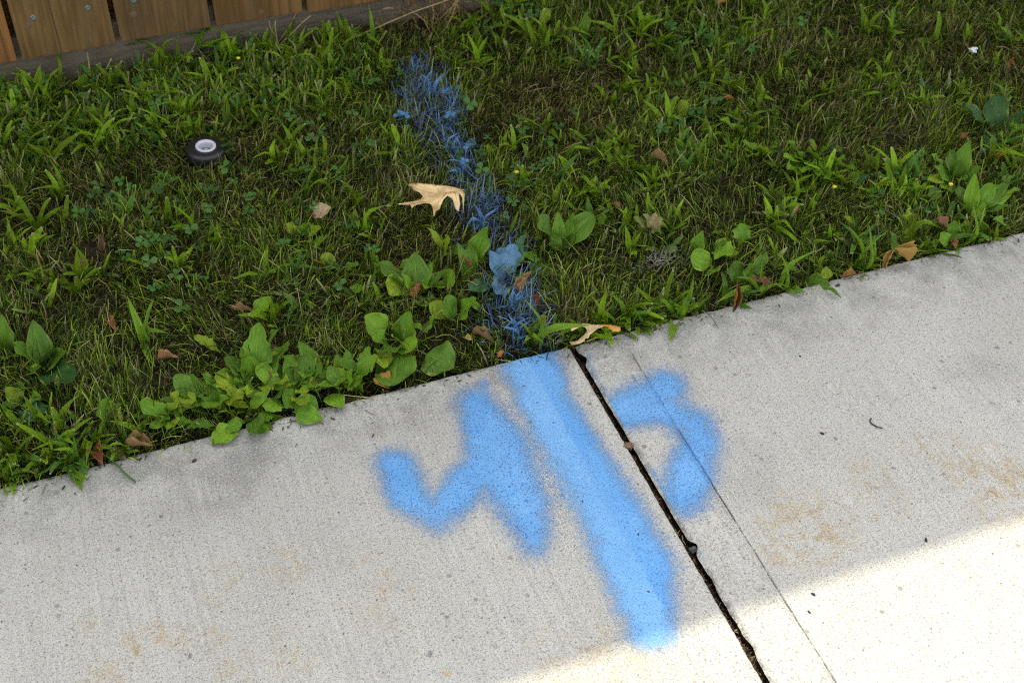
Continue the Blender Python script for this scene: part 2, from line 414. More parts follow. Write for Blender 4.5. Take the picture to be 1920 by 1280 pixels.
Y_END = -1.45
ys = -np.concatenate([[0, .0006, .0014, .0026, .0045, .007], np.arange(.010, .62, .0045), np.linspace(.63, -Y_END, 30)])
def slab(side, x_end):
    n1 = np.concatenate([[0, .0006, .0014, .0026, .0045, .007], np.arange(.0095, .0575, .0045),
                         np.arange(.0595, .0690, .0006), np.arange(.072, .80, .0055), np.linspace(.82, abs(x_end), 24)])
    J, Y = np.meshgrid(n1, ys)
    e = edge_r(Y) if side > 0 else -edge_l(Y)
    X = side*(e*np.clip(1-J/.05, 0, 1) + np.maximum(J, 0) + (JW)*np.clip(J/.05, 0, 1)*(J < .055) * 0)
    X = np.where(J < .05, side*(e + J*(.05-e)/.05), side*J)
    Yw = Y + lawn_edge(X)*np.clip(1+Y/.05, 0, 1)
    Z = slab_z(X, np.minimum(Yw - lawn_edge(X)*np.clip(1+Y/.05, 0, 1), 0))
    n, k = X.shape
    Vv = np.stack([X.ravel(), Yw.ravel(), Z.ravel()], 1)
    i = np.arange(n*k).reshape(n, k)
    Ff = np.stack([i[:-1, :-1].ravel(), i[:-1, 1:].ravel(), i[1:, 1:].ravel(), i[1:, :-1].ravel()], 1)
    # side walls
    loop = np.concatenate([i[0, :], i[1:, -1], i[-1, -2::-1], i[-2:0:-1, 0]])
    low = Vv[loop].copy(); low[:, 2] = -.09
    b0 = len(Vv); m_ = len(loop); a = np.arange(m_); b = (a+1) % m_
    Fw = np.stack([loop[a], loop[b], b0+b, b0+a], 1)
    Vv = np.concatenate([Vv, low]); Ff = np.concatenate([Ff, Fw])
    if side > 0: Ff = Ff[:, ::-1]
    return mesh_np('slab', Vv, Ff[:, ::-1], [M['concrete']])
walk = tag(ob('sidewalk', None), kind='structure')
s1 = ob('slab', slab(-1, -1.62), walk); s1['label'] = 'concrete slab left of the open joint'
s2 = ob('slab', slab(1, 1.75), walk); s2['label'] = 'concrete slab right of the open joint'
# joint bed: dirt lying in the gap
def bed_z(x, y): return -.0135 + .007*(fbm(x, y, 70, 51)-.5) + .004*(fbm(x, y, 220, 52)-.5)
Vv, Ff = grid(np.linspace(-.02, .02, 12), np.linspace(Y_END, .0, 420), bed_z)
jb = ob('joint_dirt', mesh_np('joint_dirt', Vv, Ff, [M['soil']]), walk)

# ------------------------------------------------------------------ generic strips (grass, straw, litter)
def strips(P, length, width, azim, tilt, bend, col_base, col_tip, cut=0.35, twist=None, lv=(0, .38, .72, 1.0)):
    n = len(P); lv = np.array(lv); k = len(lv)
    c, s = np.cos(azim), np.sin(azim)
    ctr = np.zeros((n, k, 3)); ctr[:, 0] = P
    for j in range(1, k):
        dt = lv[j]-lv[j-1]; th = tilt + bend*(lv[j]+lv[j-1])/2
        st = np.stack([np.sin(th)*c, np.sin(th)*s, np.cos(th)], 1)
        ctr[:, j] = ctr[:, j-1] + st*(length*dt)[:, None]
    if twist is None: twist = np.zeros(n)
    side = np.stack([-s*np.cos(twist), c*np.cos(twist), np.sin(twist)], 1)
    prof = np.array([.75, 1.0, .8, cut]) if k == 4 else np.linspace(1, cut, k)
    w = (width[:, None]*prof[None])[:, :, None]*side[:, None, :]*.5
    Vv = np.stack([ctr-w, ctr+w], 2).reshape(n*k*2, 3)
    base = (np.arange(n)*k*2)[:, None]
    q = np.array([[2*j, 2*j+1, 2*j+3, 2*j+2] for j in range(k-1)])
    Ff = (base[:, :, None] + q[None]).reshape(-1, 4)
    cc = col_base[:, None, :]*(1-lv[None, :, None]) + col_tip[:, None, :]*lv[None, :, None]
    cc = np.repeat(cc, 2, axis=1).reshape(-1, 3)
    return Vv, Ff, cc

n = 900
yy = rng.uniform(-.95, -.002, n); xx = rng.uniform(-.004, .005, n)
P = np.stack([xx, yy, bed_z(xx, yy)+rng.uniform(.0005, .004, n)], 1)
cb = np.array([[.16, .10, .05], [.30, .22, .12], [.09, .055, .03], [.20, .09, .04]])[rng.randint(0, 4, n)]*rng.uniform(.2, .8, (n, 1))
Vv, Ff, cc = strips(P, rng.uniform(.002, .009, n), rng.uniform(.0005, .0014, n), rng.uniform(0, 6.28, n), rng.uniform(1.2, 1.7, n), rng.uniform(-.3, .3, n), cb, cb, .6, rng.uniform(-.8, .8, n))
tag(ob('joint_litter', mesh_np('joint_litter', Vv, Ff, [M['crumbs']], col=cc), walk), kind='stuff')
p = at(1179, 833)
def lump(name, r, seed, mats, squash=.6, sub=2, amp=.3):
    import bmesh
    bm = bmesh.new(); bmesh.ops.create_icosphere(bm, subdivisions=sub, radius=1)
    rs = np.random.RandomState(seed); o = rs.uniform(0, 50, 3)
    for vtx in bm.verts:
        c = vtx.co; k = 1 + amp*2*(float(fbm(np.array([c.x+o[0]]), np.array([c.y+c.z*1.7+o[1]]), 1.6, seed)[0])-.5)
        vtx.co = Vector((c.x*k*r, c.y*k*r*.8, c.z*k*r*squash))
    me = bpy.data.meshes.new(name); bm.to_mesh(me); bm.free()
    for mt in mats: me.materials.append(mt)
    return me

# ------------------------------------------------------------------ sprayed marks on the slabs
def seg_density(X, Y, strokes):
    """sprayed density at points: soft-edged round strokes, laid on the pavement plane"""
    D = np.zeros_like(X); H = np.zeros_like(X)
    for pts, k, soft in strokes:
        W = [(*at(a, b)[:2], r/1500.0) for a, b, r in pts]
        best = np.full(X.shape, 9.0)
        for (x0, y0, r0), (x1, y1, r1) in zip(W[:-1], W[1:]):
            dx, dy = x1-x0, y1-y0; L = dx*dx+dy*dy+1e-12
            tt = np.clip(((X-x0)*dx+(Y-y0)*dy)/L, 0, 1)
            d = np.hypot(X-x0-tt*dx, Y-y0-tt*dy); r = r0+(r1-r0)*tt
            best = np.minimum(best, (d-r)/(soft*2.0))
        D = np.maximum(D, k*np.clip(.62-best*.5, 0, 1.12)); H = np.maximum(H, k*.36*np.clip(1-best*soft*2.0/.034, 0, 1)**1.3)
    return np.maximum(D, H)
def paint_mark(name, strokes, box, side, label):
    (x0, x1), (y0, y1) = box
    xs = np.unique(np.concatenate([np.arange(x0, x1, .0028), [t_+d for t_ in (TL, TR) for d in np.arange(-.004, .0041, .0006) if x0 < t_+d < x1]]))
    X, Y = np.meshgrid(xs, np.arange(y0, min(y1, -.0005)+1e-6, .0028))
    wob = .006*(fbm(X, Y, 38, 61)-.5) ; wob2 = .006*(fbm(X, Y, 38, 67)-.5)
    D = seg_density(X+wob, Y+wob2, strokes)
    D = D*(.80+.46*(fbm(X, Y, 24, 71)-.3))
    e = edge_r(Y) if side > 0 else edge_l(Y)
    inside = (X > e) if side > 0 else (X < e)
    D = np.where(inside, D, 0)
    Z = slab_z(X, Y) + .0005
    # heavier coat right of the tooled line on the stripe
    G = np.clip((X-TL+.004*(fbm(X, Y, 60, 73)-.5))/.004, 0, 1)*(X < 0)*(.25+.6*fbm(X, Y, 14, 75))
    n_, k_ = X.shape; i = np.arange(n_*k_).reshape(n_, k_)
    Ff = np.stack([i[:-1, :-1].ravel(), i[:-1, 1:].ravel(), i[1:, 1:].ravel(), i[1:, :-1].ravel()], 1)
    Df = D.ravel()
    Ff = Ff[(Df[Ff].max(1) > .06) & inside.ravel()[Ff].all(1)]
    used = np.unique(Ff); re_ = -np.ones(n_*k_, int); re_[used] = np.arange(len(used))
    Vv = np.stack([X.ravel(), Y.ravel(), Z.ravel()], 1)[used]
    col = np.stack([Df, G.ravel(), (.95-G.ravel()*.75 if 'stripe' in name else Df*0)], 1)[used]
    o = ob(name, mesh_np(name, Vv, re_[Ff], [M['paint']], col=col))
    return tag(o, label, 'paint mark')
def bbox(strokes, pad=.05):
    W = np.array([[*at(a, b)[:2]] for pts, _, _ in strokes for a, b, r in pts]); lo = W.min(0)-pad; hi = W.max(0)+pad
    return (lo[0], hi[0]), (lo[1], hi[1])
st_left = [([(738, 868, 30), (768, 930, 31), (820, 966, 30)], 1.0, .012), ([(820, 966, 28), (880, 900, 34), (935, 850, 42)], 1.0, .012),
           ([(886, 754, 27), (916, 802, 44), (940, 872, 56), (978, 945, 44), (1004, 1018, 24)], 1.0, .013), ([(906, 716, 6), (896, 745, 20)], .75, .010)]
st_mid = [([(990, 668, 46), (1020, 750, 42), (1082, 860, 46), (1142, 960, 52), (1196, 1060, 55), (1213, 1130, 40), (1222, 1180, 26)], 1.08, .013),
          ([(950, 690, 10), (985, 730, 20)], .7, .012)]
st_right = [([(1250, 724, 36), (1196, 750, 40), (1165, 768, 38)], .95, .013), ([(1170, 772, 38), (1240, 770, 36), (1300, 796, 40), (1318, 830, 34)], .95, .013),
            ([(1318, 830, 34), (1296, 885, 40), (1278, 935, 32)], .95, .013),
            ([(1098, 672, 5), (1112, 700, 6), (1138, 745, 7)], .75, .005), ([(1100, 664, 9), (1108, 668, 9)], .55, .006), ([(1222, 880, 5), (1250, 935, 8), (1262, 965, 6)], .7, .006),
            ([(1305, 1020, 7), (1322, 1050, 4)], .55, .006)]
paint_mark('spray_paint_mark', st_left, bbox(st_left), -1, 'blue sprayed zigzag mark on the slab, leftmost of the paint marks')
paint_mark('spray_paint_stripe', st_mid, bbox(st_mid), -1, 'straight blue sprayed stripe running from the lawn edge along the joint')
paint_mark('spray_paint_mark', st_right, bbox(st_right), 1, 'blue sprayed hook mark on the slab right of the joint')

# ------------------------------------------------------------------ fence
YF = .811; TH = .018; PITCHB = .1496; ZB = .053; ZT = 1.84
fence = tag(ob('wooden_fence', None, loc=(0, YF, 0)), 'brown wooden board fence standing behind the lawn', 'fence')
import bmesh
def board_mesh(w, th, h, bev, seed, mat, crack=None):
    bm = bmesh.new(); bmesh.ops.create_cube(bm, size=1)
    for vtx in bm.verts: vtx.co = Vector((vtx.co.x*w, vtx.co.y*th, (vtx.co.z+.5)*h))
    bmesh.ops.bevel(bm, geom=list(bm.edges), offset=bev, segments=2, affect='EDGES', profile=.6)
    me = bpy.data.meshes.new('board'); bm.to_mesh(me); bm.free(); me.materials.append(mat)
    return me
bw = PITCHB-.0085
bmesh_board = board_mesh(bw, TH, ZT-ZB, .0018, 1, M['wood'])
gap0 = -.585
tints = [(1.35, .95, .70), (1.0, 1.0, .95), (.78, .80, .86), (1.05, .95, .80), (1.15, .98, .8), (.92, .95, .95)]
knot_me = lump('knot', 1.0, 5, [mat_simple('knot', (.035, .02, .012), (.20, .14, .09), 160, .8, .3)], 1, 2, .15)
def screw_mesh():
    Vv, Ff = [], []
    n_ = 20; rr = [(0, .0004), (.0010, .0004), (.0012, .0012), (.0036, .0012), (.0043, .0004), (.0043, -.003)]
    for r_, z_ in rr:
        for k_ in range(n_):
            a = 2*math.pi*k_/n_; rad = r_
            if r_ in (.0010, .0012): rad = r_*(1.5 if k_ % 5 < 2 else .8)
            Vv.append((rad*math.cos(a), -z_, rad*math.sin(a)))
    for j in range(len(rr)-1):
        for k_ in range(n_): Ff.append((j*n_+k_, j*n_+(k_+1) % n_, (j+1)*n_+(k_+1) % n_, (j+1)*n_+k_))
    return pydata('screw', Vv, Ff, [M['screw']], True)
screw_me = screw_mesh()
seen = {}
for row, yoff, xoff in ((0, TH/2, 0), (1, TH+.038+.02+TH/2, .5)):
    for k in range(-18, 22):
        xc = gap0 + (k+.5+xoff)*PITCHB
        o = ob('board', bmesh_board, fence, (xc, yoff + .0012*rng.uniform(-1, 1), ZB + (.0025*rng.uniform(-1, 1) if row == 0 else 0)))
        o.rotation_euler = (0, R(rng.uniform(-.12, .12)), 0)
        o.color = (*tints[(k+1) % 6], 1)
        if row == 0: seen[k] = o
def on_board(px, py):
    d = (px-960)*_r2 - (py-640)*_u2 + F_PX*_f
    return CAM + d*((YF-CAM[1])/d[1])
for px, py in [(62, 34), (165, 16), (251, 1)]:
    w = on_board(px, py); k = int(math.floor((w[0]-gap0)/PITCHB)); b = seen[k]
    ob('screw', screw_me, b, (w[0]-b.location.x, -TH/2-.0002, w[2]-b.location.z))
for px, py, r in [(52, 51, .0075), (250, 27, .007), (490, 24, .0055)]:
    w = on_board(px, py); k = int(math.floor((w[0]-gap0)/PITCHB)); b = seen[k]
    kn = ob('knot', knot_me, b, (w[0]-b.location.x, -TH/2+.0008, w[2]-b.location.z)); kn.scale = (r, .0016, r*1.1)
# drying split in the second board
w = on_board(107, 60); b = seen[0]
zz = np.linspace(0, .25, 40); cx = w[0]-b.location.x + .0025*(fbm(zz, zz*0, 22, 3)-.5)*2
Vv = []; Ff = []
for i_, (a, z_) in enumerate(zip(cx, zz)):
    hw = .0005*(1-.6*z_/.25); Vv += [(a-hw, -TH/2-.0003, z_), (a+hw, -TH/2-.0003, z_), (a+hw, -TH/2+.002, z_), (a-hw, -TH/2+.002, z_)]
    if i_: q = 4*i_; Ff += [(q-4, q-3, q+1, q), (q-3, q-2, q+2, q+1), (q-1, q-4, q, q+3)]
ob('split', pydata('split', Vv, Ff, [M['dark']]), b)
kick = board_mesh(6.2, .034, .145, .003, 2, M['gravel_board'])
ob('bottom_board', kick, fence, (.1, TH+.002+.017, -.065))
rail = board_mesh(6.2, .034, .085, .003, 2, M['wood'])
ob('light_block_cap', board_mesh(6.2, .125, .030, .003, 3, M['wood']), fence, (.1, .047, ZT+.001))  # unseen cap added to stop light streaks between the two board rows
for z_ in (.95, 1.62): ob('rail', rail, fence, (.1, TH+.002+.017, z_))

# ------------------------------------------------------------------ lawn: fine grass and thatch (nobody could count it)
def pix_of(x, y, z=0):
    v = np.stack([x, y, np.full_like(x, z) if np.isscalar(z) else z], -1)-CAM
    dd = v@_f
    return 960+F_PX*(v@_r2)/dd, 640-F_PX*(v@_u2)/dd
def blob(x, y, lst):
    m_ = np.zeros_like(x)
    for px, py, r, k in lst:
        c = at(px, py); m_ = np.maximum(m_, k*np.exp(-((x-c[0])**2+(y-c[1])**2)/(r*r)))
    return m_
DRY = [(1010, 200, .09, 1), (1180, 160, .09, 1), (1130, 250, .08, .8), (950, 130, .06, .8), (1560, 90, .10, .9), (1520, 180, .10, .9), (1650, 220, .10, .8), (1780, 80, .09, .8), (1480, 110, .10, .9),
       (410, 240, .06, 1), (330, 310, .06, .9), (180, 350, .07, .9), (60, 430, .08, .9), (110, 500, .07, .7), (480, 400, .07, .7), (620, 280, .08, .7), (540, 270, .06, .8), (240, 430, .04, .6), (700, 350, .06, .6), (1210, 120, .06, .9), (1880, 110, .08, .6), (1240, 20, .06, .4), (760, 480, .05, .6), (1630, 300, .06, .6)]
BARE = [(1120, 60, .045, 1), (1150, 100, .04, .9), (1190, 75, .04, .8), (900, 90, .05, .8), (980, 40, .05, .7), (1680, 275, .025, .9), (170, 400, .03, .8), (175, 485, .035, .8), (250, 260, .05, .5), (110, 560, .03, .5), (780, 60, .05, .6), (870, 55, .05, .6), (500, 110, .05, .6), (1160, 500, .03, .4), (760, 500, .03, .5), (1280, 380, .03, .5), (60, 800, .03, .3), (860, 470, .03, .6), (90, 200, .08, .4)]
BLUE = [((790, 140), 34), ((800, 190), 50), ((825, 250), 42), ((848, 300), 30), ((868, 345), 24), ((895, 400), 40), ((920, 440), 22), ((948, 490), 26), ((952, 545), 34), ((962, 600), 38), ((985, 645), 32)]
bl_w = [(*at(a, b)[:2], r/1330.0) for (a, b), r in BLUE]
def blue_d(x, y):
    best = np.full(x.shape, 9.0)
    for (x0, y0, r0), (x1, y1, r1) in zip(bl_w[:-1], bl_w[1:]):
        dx, dy = x1-x0, y1-y0; L = dx*dx+dy*dy
        tt = np.clip(((x-x0)*dx+(y-y0)*dy)/L, 0, 1)
        best = np.minimum(best, np.hypot(x-x0-tt*dx, y-y0-tt*dy)-(r0+(r1-r0)*tt))
    return best
SPR = at(388, 296)
def scatter(n, x0=-1.0, x1=1.75, y0=.004, y1=.80, thin=1.0):
    x = rng.uniform(x0, x1, n); y = rng.uniform(y0, y1, n)
    keep = rng.uniform(0, 1, n) > thin*blob(x, y, BARE)
    keep &= rng.uniform(0, 1, n) < .10 + 1.25*fbm(x, y, 18, 81)
    keep &= np.hypot(x-SPR[0], y-SPR[1]) > .0285
    return x[keep], y[keep]
x, y = scatter(225000)
n = len(x)
dry = np.clip(blob(x, y, DRY) + 1.1*(fbm(x, y, 6, 91)-.56) + .25*(rng.uniform(0, 1, n)-.5), 0, 1)
clump = fbm(x, y, 28, 93)
length = rng.gamma(7, .0040, n)*(.75+.6*clump); length = np.clip(length, .008, .062)*(.86-.22*dry)
width = rng.uniform(.0008, .0018, n)
flow = 6.28*fbm(x, y, 11, 95, 2)*1.6
az = flow + rng.normal(0, 1.1, n)
near = y < .035
az = np.where(near & (rng.uniform(0, 1, n) < .55), rng.normal(-1.57, .8, n), az)
tilt = np.abs(rng.normal(.36, .30, n)) + .12*dry; bend = rng.normal(.55, .55, n)
r1 = rng.uniform(0, 1, (n, 1)); r2 = rng.uniform(.65, 1.35, (n, 1))
green = np.array([.028, .070, .006])*(1-r1) + np.array([.245, .350, .022])*r1**2.4
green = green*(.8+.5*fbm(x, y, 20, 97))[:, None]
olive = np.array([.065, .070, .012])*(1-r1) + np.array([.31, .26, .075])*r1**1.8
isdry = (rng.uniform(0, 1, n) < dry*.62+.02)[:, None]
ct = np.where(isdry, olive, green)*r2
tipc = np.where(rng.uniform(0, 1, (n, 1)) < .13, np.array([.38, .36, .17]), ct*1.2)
cb = np.where(rng.uniform(0, 1, (n, 1)) < .35, np.array([.09, .07, .03]), ct*.45)*r2  # some feet brown, the rest darkened: shade between blades put into their colour
bd = blue_d(x, y)
isblue = (rng.uniform(0, 1, n) < np.clip(.72 - bd/.026, 0, .88)*np.clip(3.4*fbm(x, y, 38, 99)-.95, .05, 1)) & (bd < .035)
P = np.stack([x, y, soil_z(x, y)], 1)
def sub(mask): return (P[mask], length[mask], width[mask], az[mask], tilt[mask], bend[mask])
g = ~isblue
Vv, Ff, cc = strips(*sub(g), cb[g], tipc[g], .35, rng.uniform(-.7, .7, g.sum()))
tag(ob('lawn_grass', mesh_np('lawn_grass', Vv, Ff, [M['grass']], col=cc)), 'short mown lawn grass in green and straw shades', 'grass', kind='stuff')
# sprayed blades
nb = isblue.sum(); q1 = rng.uniform(0, 1, (nb, 1))
bc = np.array([.10, .19, .52])*(1-q1) + np.array([.20, .42, .78])*q1
pur = np.array([.12, .13, .42]); bc = np.where(rng.uniform(0, 1, (nb, 1)) < .30, pur, bc)*rng.uniform(.55, 1.15, (nb, 1))
some = rng.uniform(0, 1, (nb, 1)) < .45
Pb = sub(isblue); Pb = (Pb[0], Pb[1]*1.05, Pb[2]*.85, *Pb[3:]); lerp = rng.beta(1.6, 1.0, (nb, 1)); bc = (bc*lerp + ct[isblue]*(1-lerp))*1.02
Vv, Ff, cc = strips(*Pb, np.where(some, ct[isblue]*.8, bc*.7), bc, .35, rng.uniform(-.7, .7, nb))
tag(ob('sprayed_grass', mesh_np('sprayed_grass', Vv, Ff, [M['sprayed']], col=cc)), 'strip of lawn grass sprayed blue, leading from sidewalk toward the fence', 'grass', kind='stuff')
# thatch: dead blades lying on the soil
x, y = scatter(24000, thin=.5); n = len(x)
P = np.stack([x, y, soil_z(x, y)+rng.uniform(.001, .016, n)], 1)
th = np.array([[.21, .165, .085], [.10, .085, .04], [.32, .27, .16], [.06, .042, .022], [.10, .10, .035], [.05, .04, .02]])[rng.randint(0, 6, n)]*rng.uniform(.10, .85, (n, 1))**1.3
bd = blue_d(x, y); tb = (bd < .014) & (rng.uniform(0, 1, n) < .75)
th[tb] = np.array([.09, .15, .44])*rng.uniform(.5, 1, (tb.sum(), 1))
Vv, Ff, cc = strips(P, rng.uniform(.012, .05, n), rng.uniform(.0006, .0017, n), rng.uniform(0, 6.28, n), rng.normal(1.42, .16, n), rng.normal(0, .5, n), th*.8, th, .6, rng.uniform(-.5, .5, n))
tag(ob('dry_thatch', mesh_np('dry_thatch', Vv, Ff, [M['grass']], col=cc)), 'dead straw thatch lying on the soil under the lawn', 'thatch', kind='stuff')

# ------------------------------------------------------------------ leaf meshes
def leaf_mesh(name, prof, pet, seed, mat, cup=.12, arch=.10, wave=.03, nt=16, nsd=3, tooth=0, twist=0.0, fold=0.0, asp=.6):
    """unit-length leaf along +y; prof(t) half width 0..1 of the blade part, pet = stalk share of the length"""
    rs = np.random.RandomState(seed); ph = rs.uniform(0, 6.28, 4)
    ts = np.concatenate([np.linspace(0, pet, 3)[:-1], pet+(1-pet)*(.5-.5*np.cos(np.linspace(0, math.pi, nt)))]) if pet > 0 else np.linspace(0, 1, nt)
    us = np.linspace(-1, 1, 2*nsd+1)
    Vv, U = [], []
    for t in ts:
        tb = max(0.0, (t-pet)/(1-pet))
        w = prof(tb) if t > pet else 0
        w = max(w, .045 if t <= pet+1e-6 else (.012 if tb < 1 else .0))
        if tooth and 0.02 < tb < .98: w *= 1 + tooth*math.sin(tb*29+ph[0])
        for u in us:
            xx = u*w*.5; s = w
            zz = arch*math.sin(math.pi*t) + asp*(cup*abs(u)**1.7*s*.5 + wave*s*math.sin(tb*11+ph[1]+(1.5 if u > 0 else 0))*abs(u)**2 - fold*abs(u)*s)
            xx += twist*t*t*.5*(1 if rs is None else 1)
            yy = t + (.02*math.sin(tb*9+ph[2])*abs(u) if tb > 0 else 0)
            Vv.append((xx, yy, zz)); U.append((u, tb))
    k = len(us); Ff = []
    for i in range(len(ts)-1):
        for j in range(k-1): Ff.append((i*k+j, i*k+j+1, (i+1)*k+j+1, (i+1)*k+j))
    return mesh_np(name, Vv, Ff, [mat], uv=U)
ovate = lambda t: (math.sin(math.pi*min(1, t**.72))**.75)*(1-.1*t) if t < 1 else 0
roundp = lambda t: math.sqrt(max(0, 1-(2*t-1)**2))**.9
spoon = lambda t: (math.sin(math.pi*min(1, t**1.25))**.7)
blunt = lambda t: min(1, (t*2.0)**.75)*math.sqrt(max(0, 1-t**5))
lance = lambda t: (math.sin(math.pi*min(1, t**.62))**.9) if t < 1 else 0
LM = {}
for kind, fn, pet, mat, kw in [('ovate', ovate, .16, 'broad', dict(cup=.12, arch=.05)), ('round', roundp, .14, 'broad', dict(cup=.14, arch=.04)), ('spoon', spoon, .22, 'net', dict(cup=.16, arch=.08)),
                               ('blunt', blunt, .10, 'broad', dict(cup=.14, arch=.06)), ('tooth', spoon, .05, 'net', dict(cup=.12, arch=.10, tooth=.16, nt=26)), ('lance', lance, .05, 'net', dict(cup=.2, arch=.12))]:
    LM[kind] = [leaf_mesh('leaf_'+kind, fn, pet, 100+7*s+len(kind), M[mat], wave=.05+.06*s, **kw) for s in range(3)]
BM = [leaf_mesh('blade', (lambda t: (min(1, (t*5+.35)**.5)*(1-t**2.4)**.8)) if s < 4 else (lambda t: min(1, (t*5+.35)**.5)*(1-.35*t) if t < .99 else .3), 0, 300+s, M['blade'], cup=.9, arch=[.10, .18, .05, .26, .12, .2][s], wave=.15, nt=8, nsd=1, asp=.14, twist=[0, .6, -.7, .4, .5, -.5][s]) for s in range(6)]

def orient(base, tip, width, roll=0.0, arch_len=None):
    base, tip = Vector(base), Vector(tip); yv = tip-base; L = yv.length; yv = yv/L
    up = Vector((0, 0, 1))
    if abs(yv.z) > .97: up = Vector((0, -1, .2))
    xv = yv.cross(up).normalized(); zv = xv.cross(yv)
    c, s = math.cos(roll), math.sin(roll)
    xv, zv = xv*c+zv*s, zv*c-xv*s
    mm = Matrix.Identity(4)
    for i in range(3):
        mm[i][0], mm[i][1], mm[i][2], mm[i][3] = xv[i]*width, yv[i]*L, zv[i]*L, base[i]
    return mm
def part(parent, name, me, mw, color=None):
    o = bpy.data.objects.new(name, me); C.objects.link(o); o.parent = parent
    o.matrix_basis = Matrix.Translation(-Vector(parent.location)) @ mw
    if color is not None: o.color = (*color, 1)
    return o
G1, G2, G3, YG, DK, BL, TEAL = (.092, .200, .015), (.075, .160, .018), (.125, .245, .017), (.185, .270, .018), (.032, .088, .022), (.085, .19, .32), (.050, .135, .070)

ROSETTES = []
def crowded(c, r): return any((c[0]-a)**2+(c[1]-b)**2 < r*r for a, b in ROSETTES)
def plant(name, label, cat, centre, leaves, group=None, extra=None):
    c = at(*centre, 0.0); c[2] = float(soil_z(np.array([c[0]]), np.array([c[1]]))[0]); c[2] = max(c[2], 0) if c[1] < .004 else c[2]
    e = tag(ob(name, None, loc=tuple(c)), label, cat, group); ROSETTES.append((c[0], c[1]))
    for lf in leaves:
        px, py, h, wpx, kind, colr = lf[:6]
        bs = at(*lf[6], .006) if len(lf) > 6 and lf[6] else c + np.array([rng.normal(0, .003), rng.normal(0, .003), 0])
        tp = at(px, py, max(h*.72, .004))
        k = np.array(colr)*rng.uniform(.86, 1.14)
        part(e, 'leaf', LM[kind][rng.randint(3)], orient(bs, tp, wpx/1480.0*rng.uniform(.85, 1.1), rng.normal(0, .3) if len(lf) < 8 else lf[7]), k)
    # smaller young leaves filling the rosette
    span = np.ptp(np.array([[l_[0], l_[1]] for l_ in leaves]), axis=0) if len(leaves) > 2 else (30, 20)
    for _ in range(extra if extra is not None else len(leaves)//2):
        px, py = centre[0]+rng.normal(0, span[0]*.30), centre[1]-12+rng.normal(0, span[1]*.22)
        bs = at(px, py, .004); a_ = rng.uniform(0, 6.28); L_ = rng.uniform(.014, .028)*(1.35 if (extra or 0) > 9 else 1)
        if bs[1] < .004: continue
        tp = bs + np.array([math.cos(a_)*L_, math.sin(a_)*L_, L_*rng.uniform(.2, .9)])
        part(e, 'leaf', LM[['spoon', 'ovate', 'round', 'tooth'][rng.randint(4)]][rng.randint(3)], orient(bs, tp, L_*rng.uniform(.45, .75), rng.normal(0, .3)), np.array([G1, G3, YG, G2][rng.randint(4)])*rng.uniform(.8, 1.15))
    return e
PL = 'broadleaf_weed'
plant(PL, 'cluster of broad plantain leaves left of the blue sprayed grass, mid lawn', 'weed', (782, 556), [
    (706, 490, .045, 50, 'ovate', G2), (778, 474, .055, 56, 'ovate', G2), (722, 530, .035, 52, 'blunt', YG, (765, 548)), (812, 492, .045, 44, 'ovate', G1), (850, 508, .05, 50, 'blunt', G3, (835, 548)),
    (832, 540, .025, 56, 'round', G3, (796, 530)), (838, 505, .05, 30, 'ovate', G2), (752, 512, .05, 26, 'lance', G3), (800, 575, .015, 42, 'round', G2)])
plant(PL, 'plantain weed with two big leaves resting against the sidewalk edge', 'weed', (752, 640), [
    (684, 592, .05, 62, 'ovate', G3, (728, 628)), (768, 584, .05, 48, 'ovate', G1), (818, 592, .05, 42, 'ovate', G3, (800, 625)), (690, 622, .045, 50, 'ovate', G1, (732, 648)), (738, 722, .012, 92, 'round', G2, (752, 655)),
    (852, 690, .010, 76, 'ovate', G2, (790, 660)), (712, 662, .035, 58, 'round', G2, (760, 650)), (776, 655, .03, 44, 'round', G3, (752, 640)), (720, 690, .02, 34, 'spoon', YG, (705, 655)), (735, 632, .03, 24, 'spoon', G3)])
plant(PL, 'lone weed with upright oval leaf right of the plantain cluster', 'weed', (850, 600), [(893, 560, .05, 58, 'ovate', G1), (836, 555, .05, 44, 'blunt', G2), (806, 568, .03, 38, 'spoon', YG)])
plant(PL, 'plantain with upright folded leaves just below the blue tuft', 'weed', (886, 520), [(915, 424, .085, 46, 'ovate', G1, (888, 500)), (858, 455, .06, 36, 'lance', G2), (880, 452, .07, 30, 'ovate', G2)])
plant(PL, 'chewed yellow green leaf below the tan oak leaf', 'weed', (838, 482), [(800, 426, .05, 22, 'lance', YG), (843, 446, .05, 38, 'blunt', YG)])
plant(PL, 'plantain weed with blue sprayed leaves in the painted strip', 'weed', (950, 530), [(966, 456, .05, 46, 'tooth', BL), (940, 462, .04, 34, 'tooth', BL), (930, 500, .03, 36, 'tooth', BL), (918, 470, .05, 44, 'ovate', BL), (884, 545, .03, 44, 'round', TEAL, (925, 530)), (930, 552, .03, 40, 'round', BL, (945, 530)), (985, 440, .06, 50, 'ovate', TEAL)])
plant(PL, 'clump of wide upright leaves right of the blue sprayed leaves', 'weed', (1050, 470), [(1008, 402, .055, 44, 'blunt', G2), (1046, 398, .055, 36, 'ovate', G1), (1112, 404, .055, 62, 'blunt', G2), (1078, 398, .06, 40, 'ovate', G1), (1040, 430, .04, 30, 'ovate', G2), (1136, 404, .03, 26, 'round', G3, (1120, 425))])
plant(PL, 'pair of low plantain leaves just right of the blue strip', 'weed', (1030, 478), [(978, 482, .02, 36, 'ovate', G1), (1008, 515, .006, 58, 'round', G2), (1018, 470, .03, 24, 'ovate', G2)])
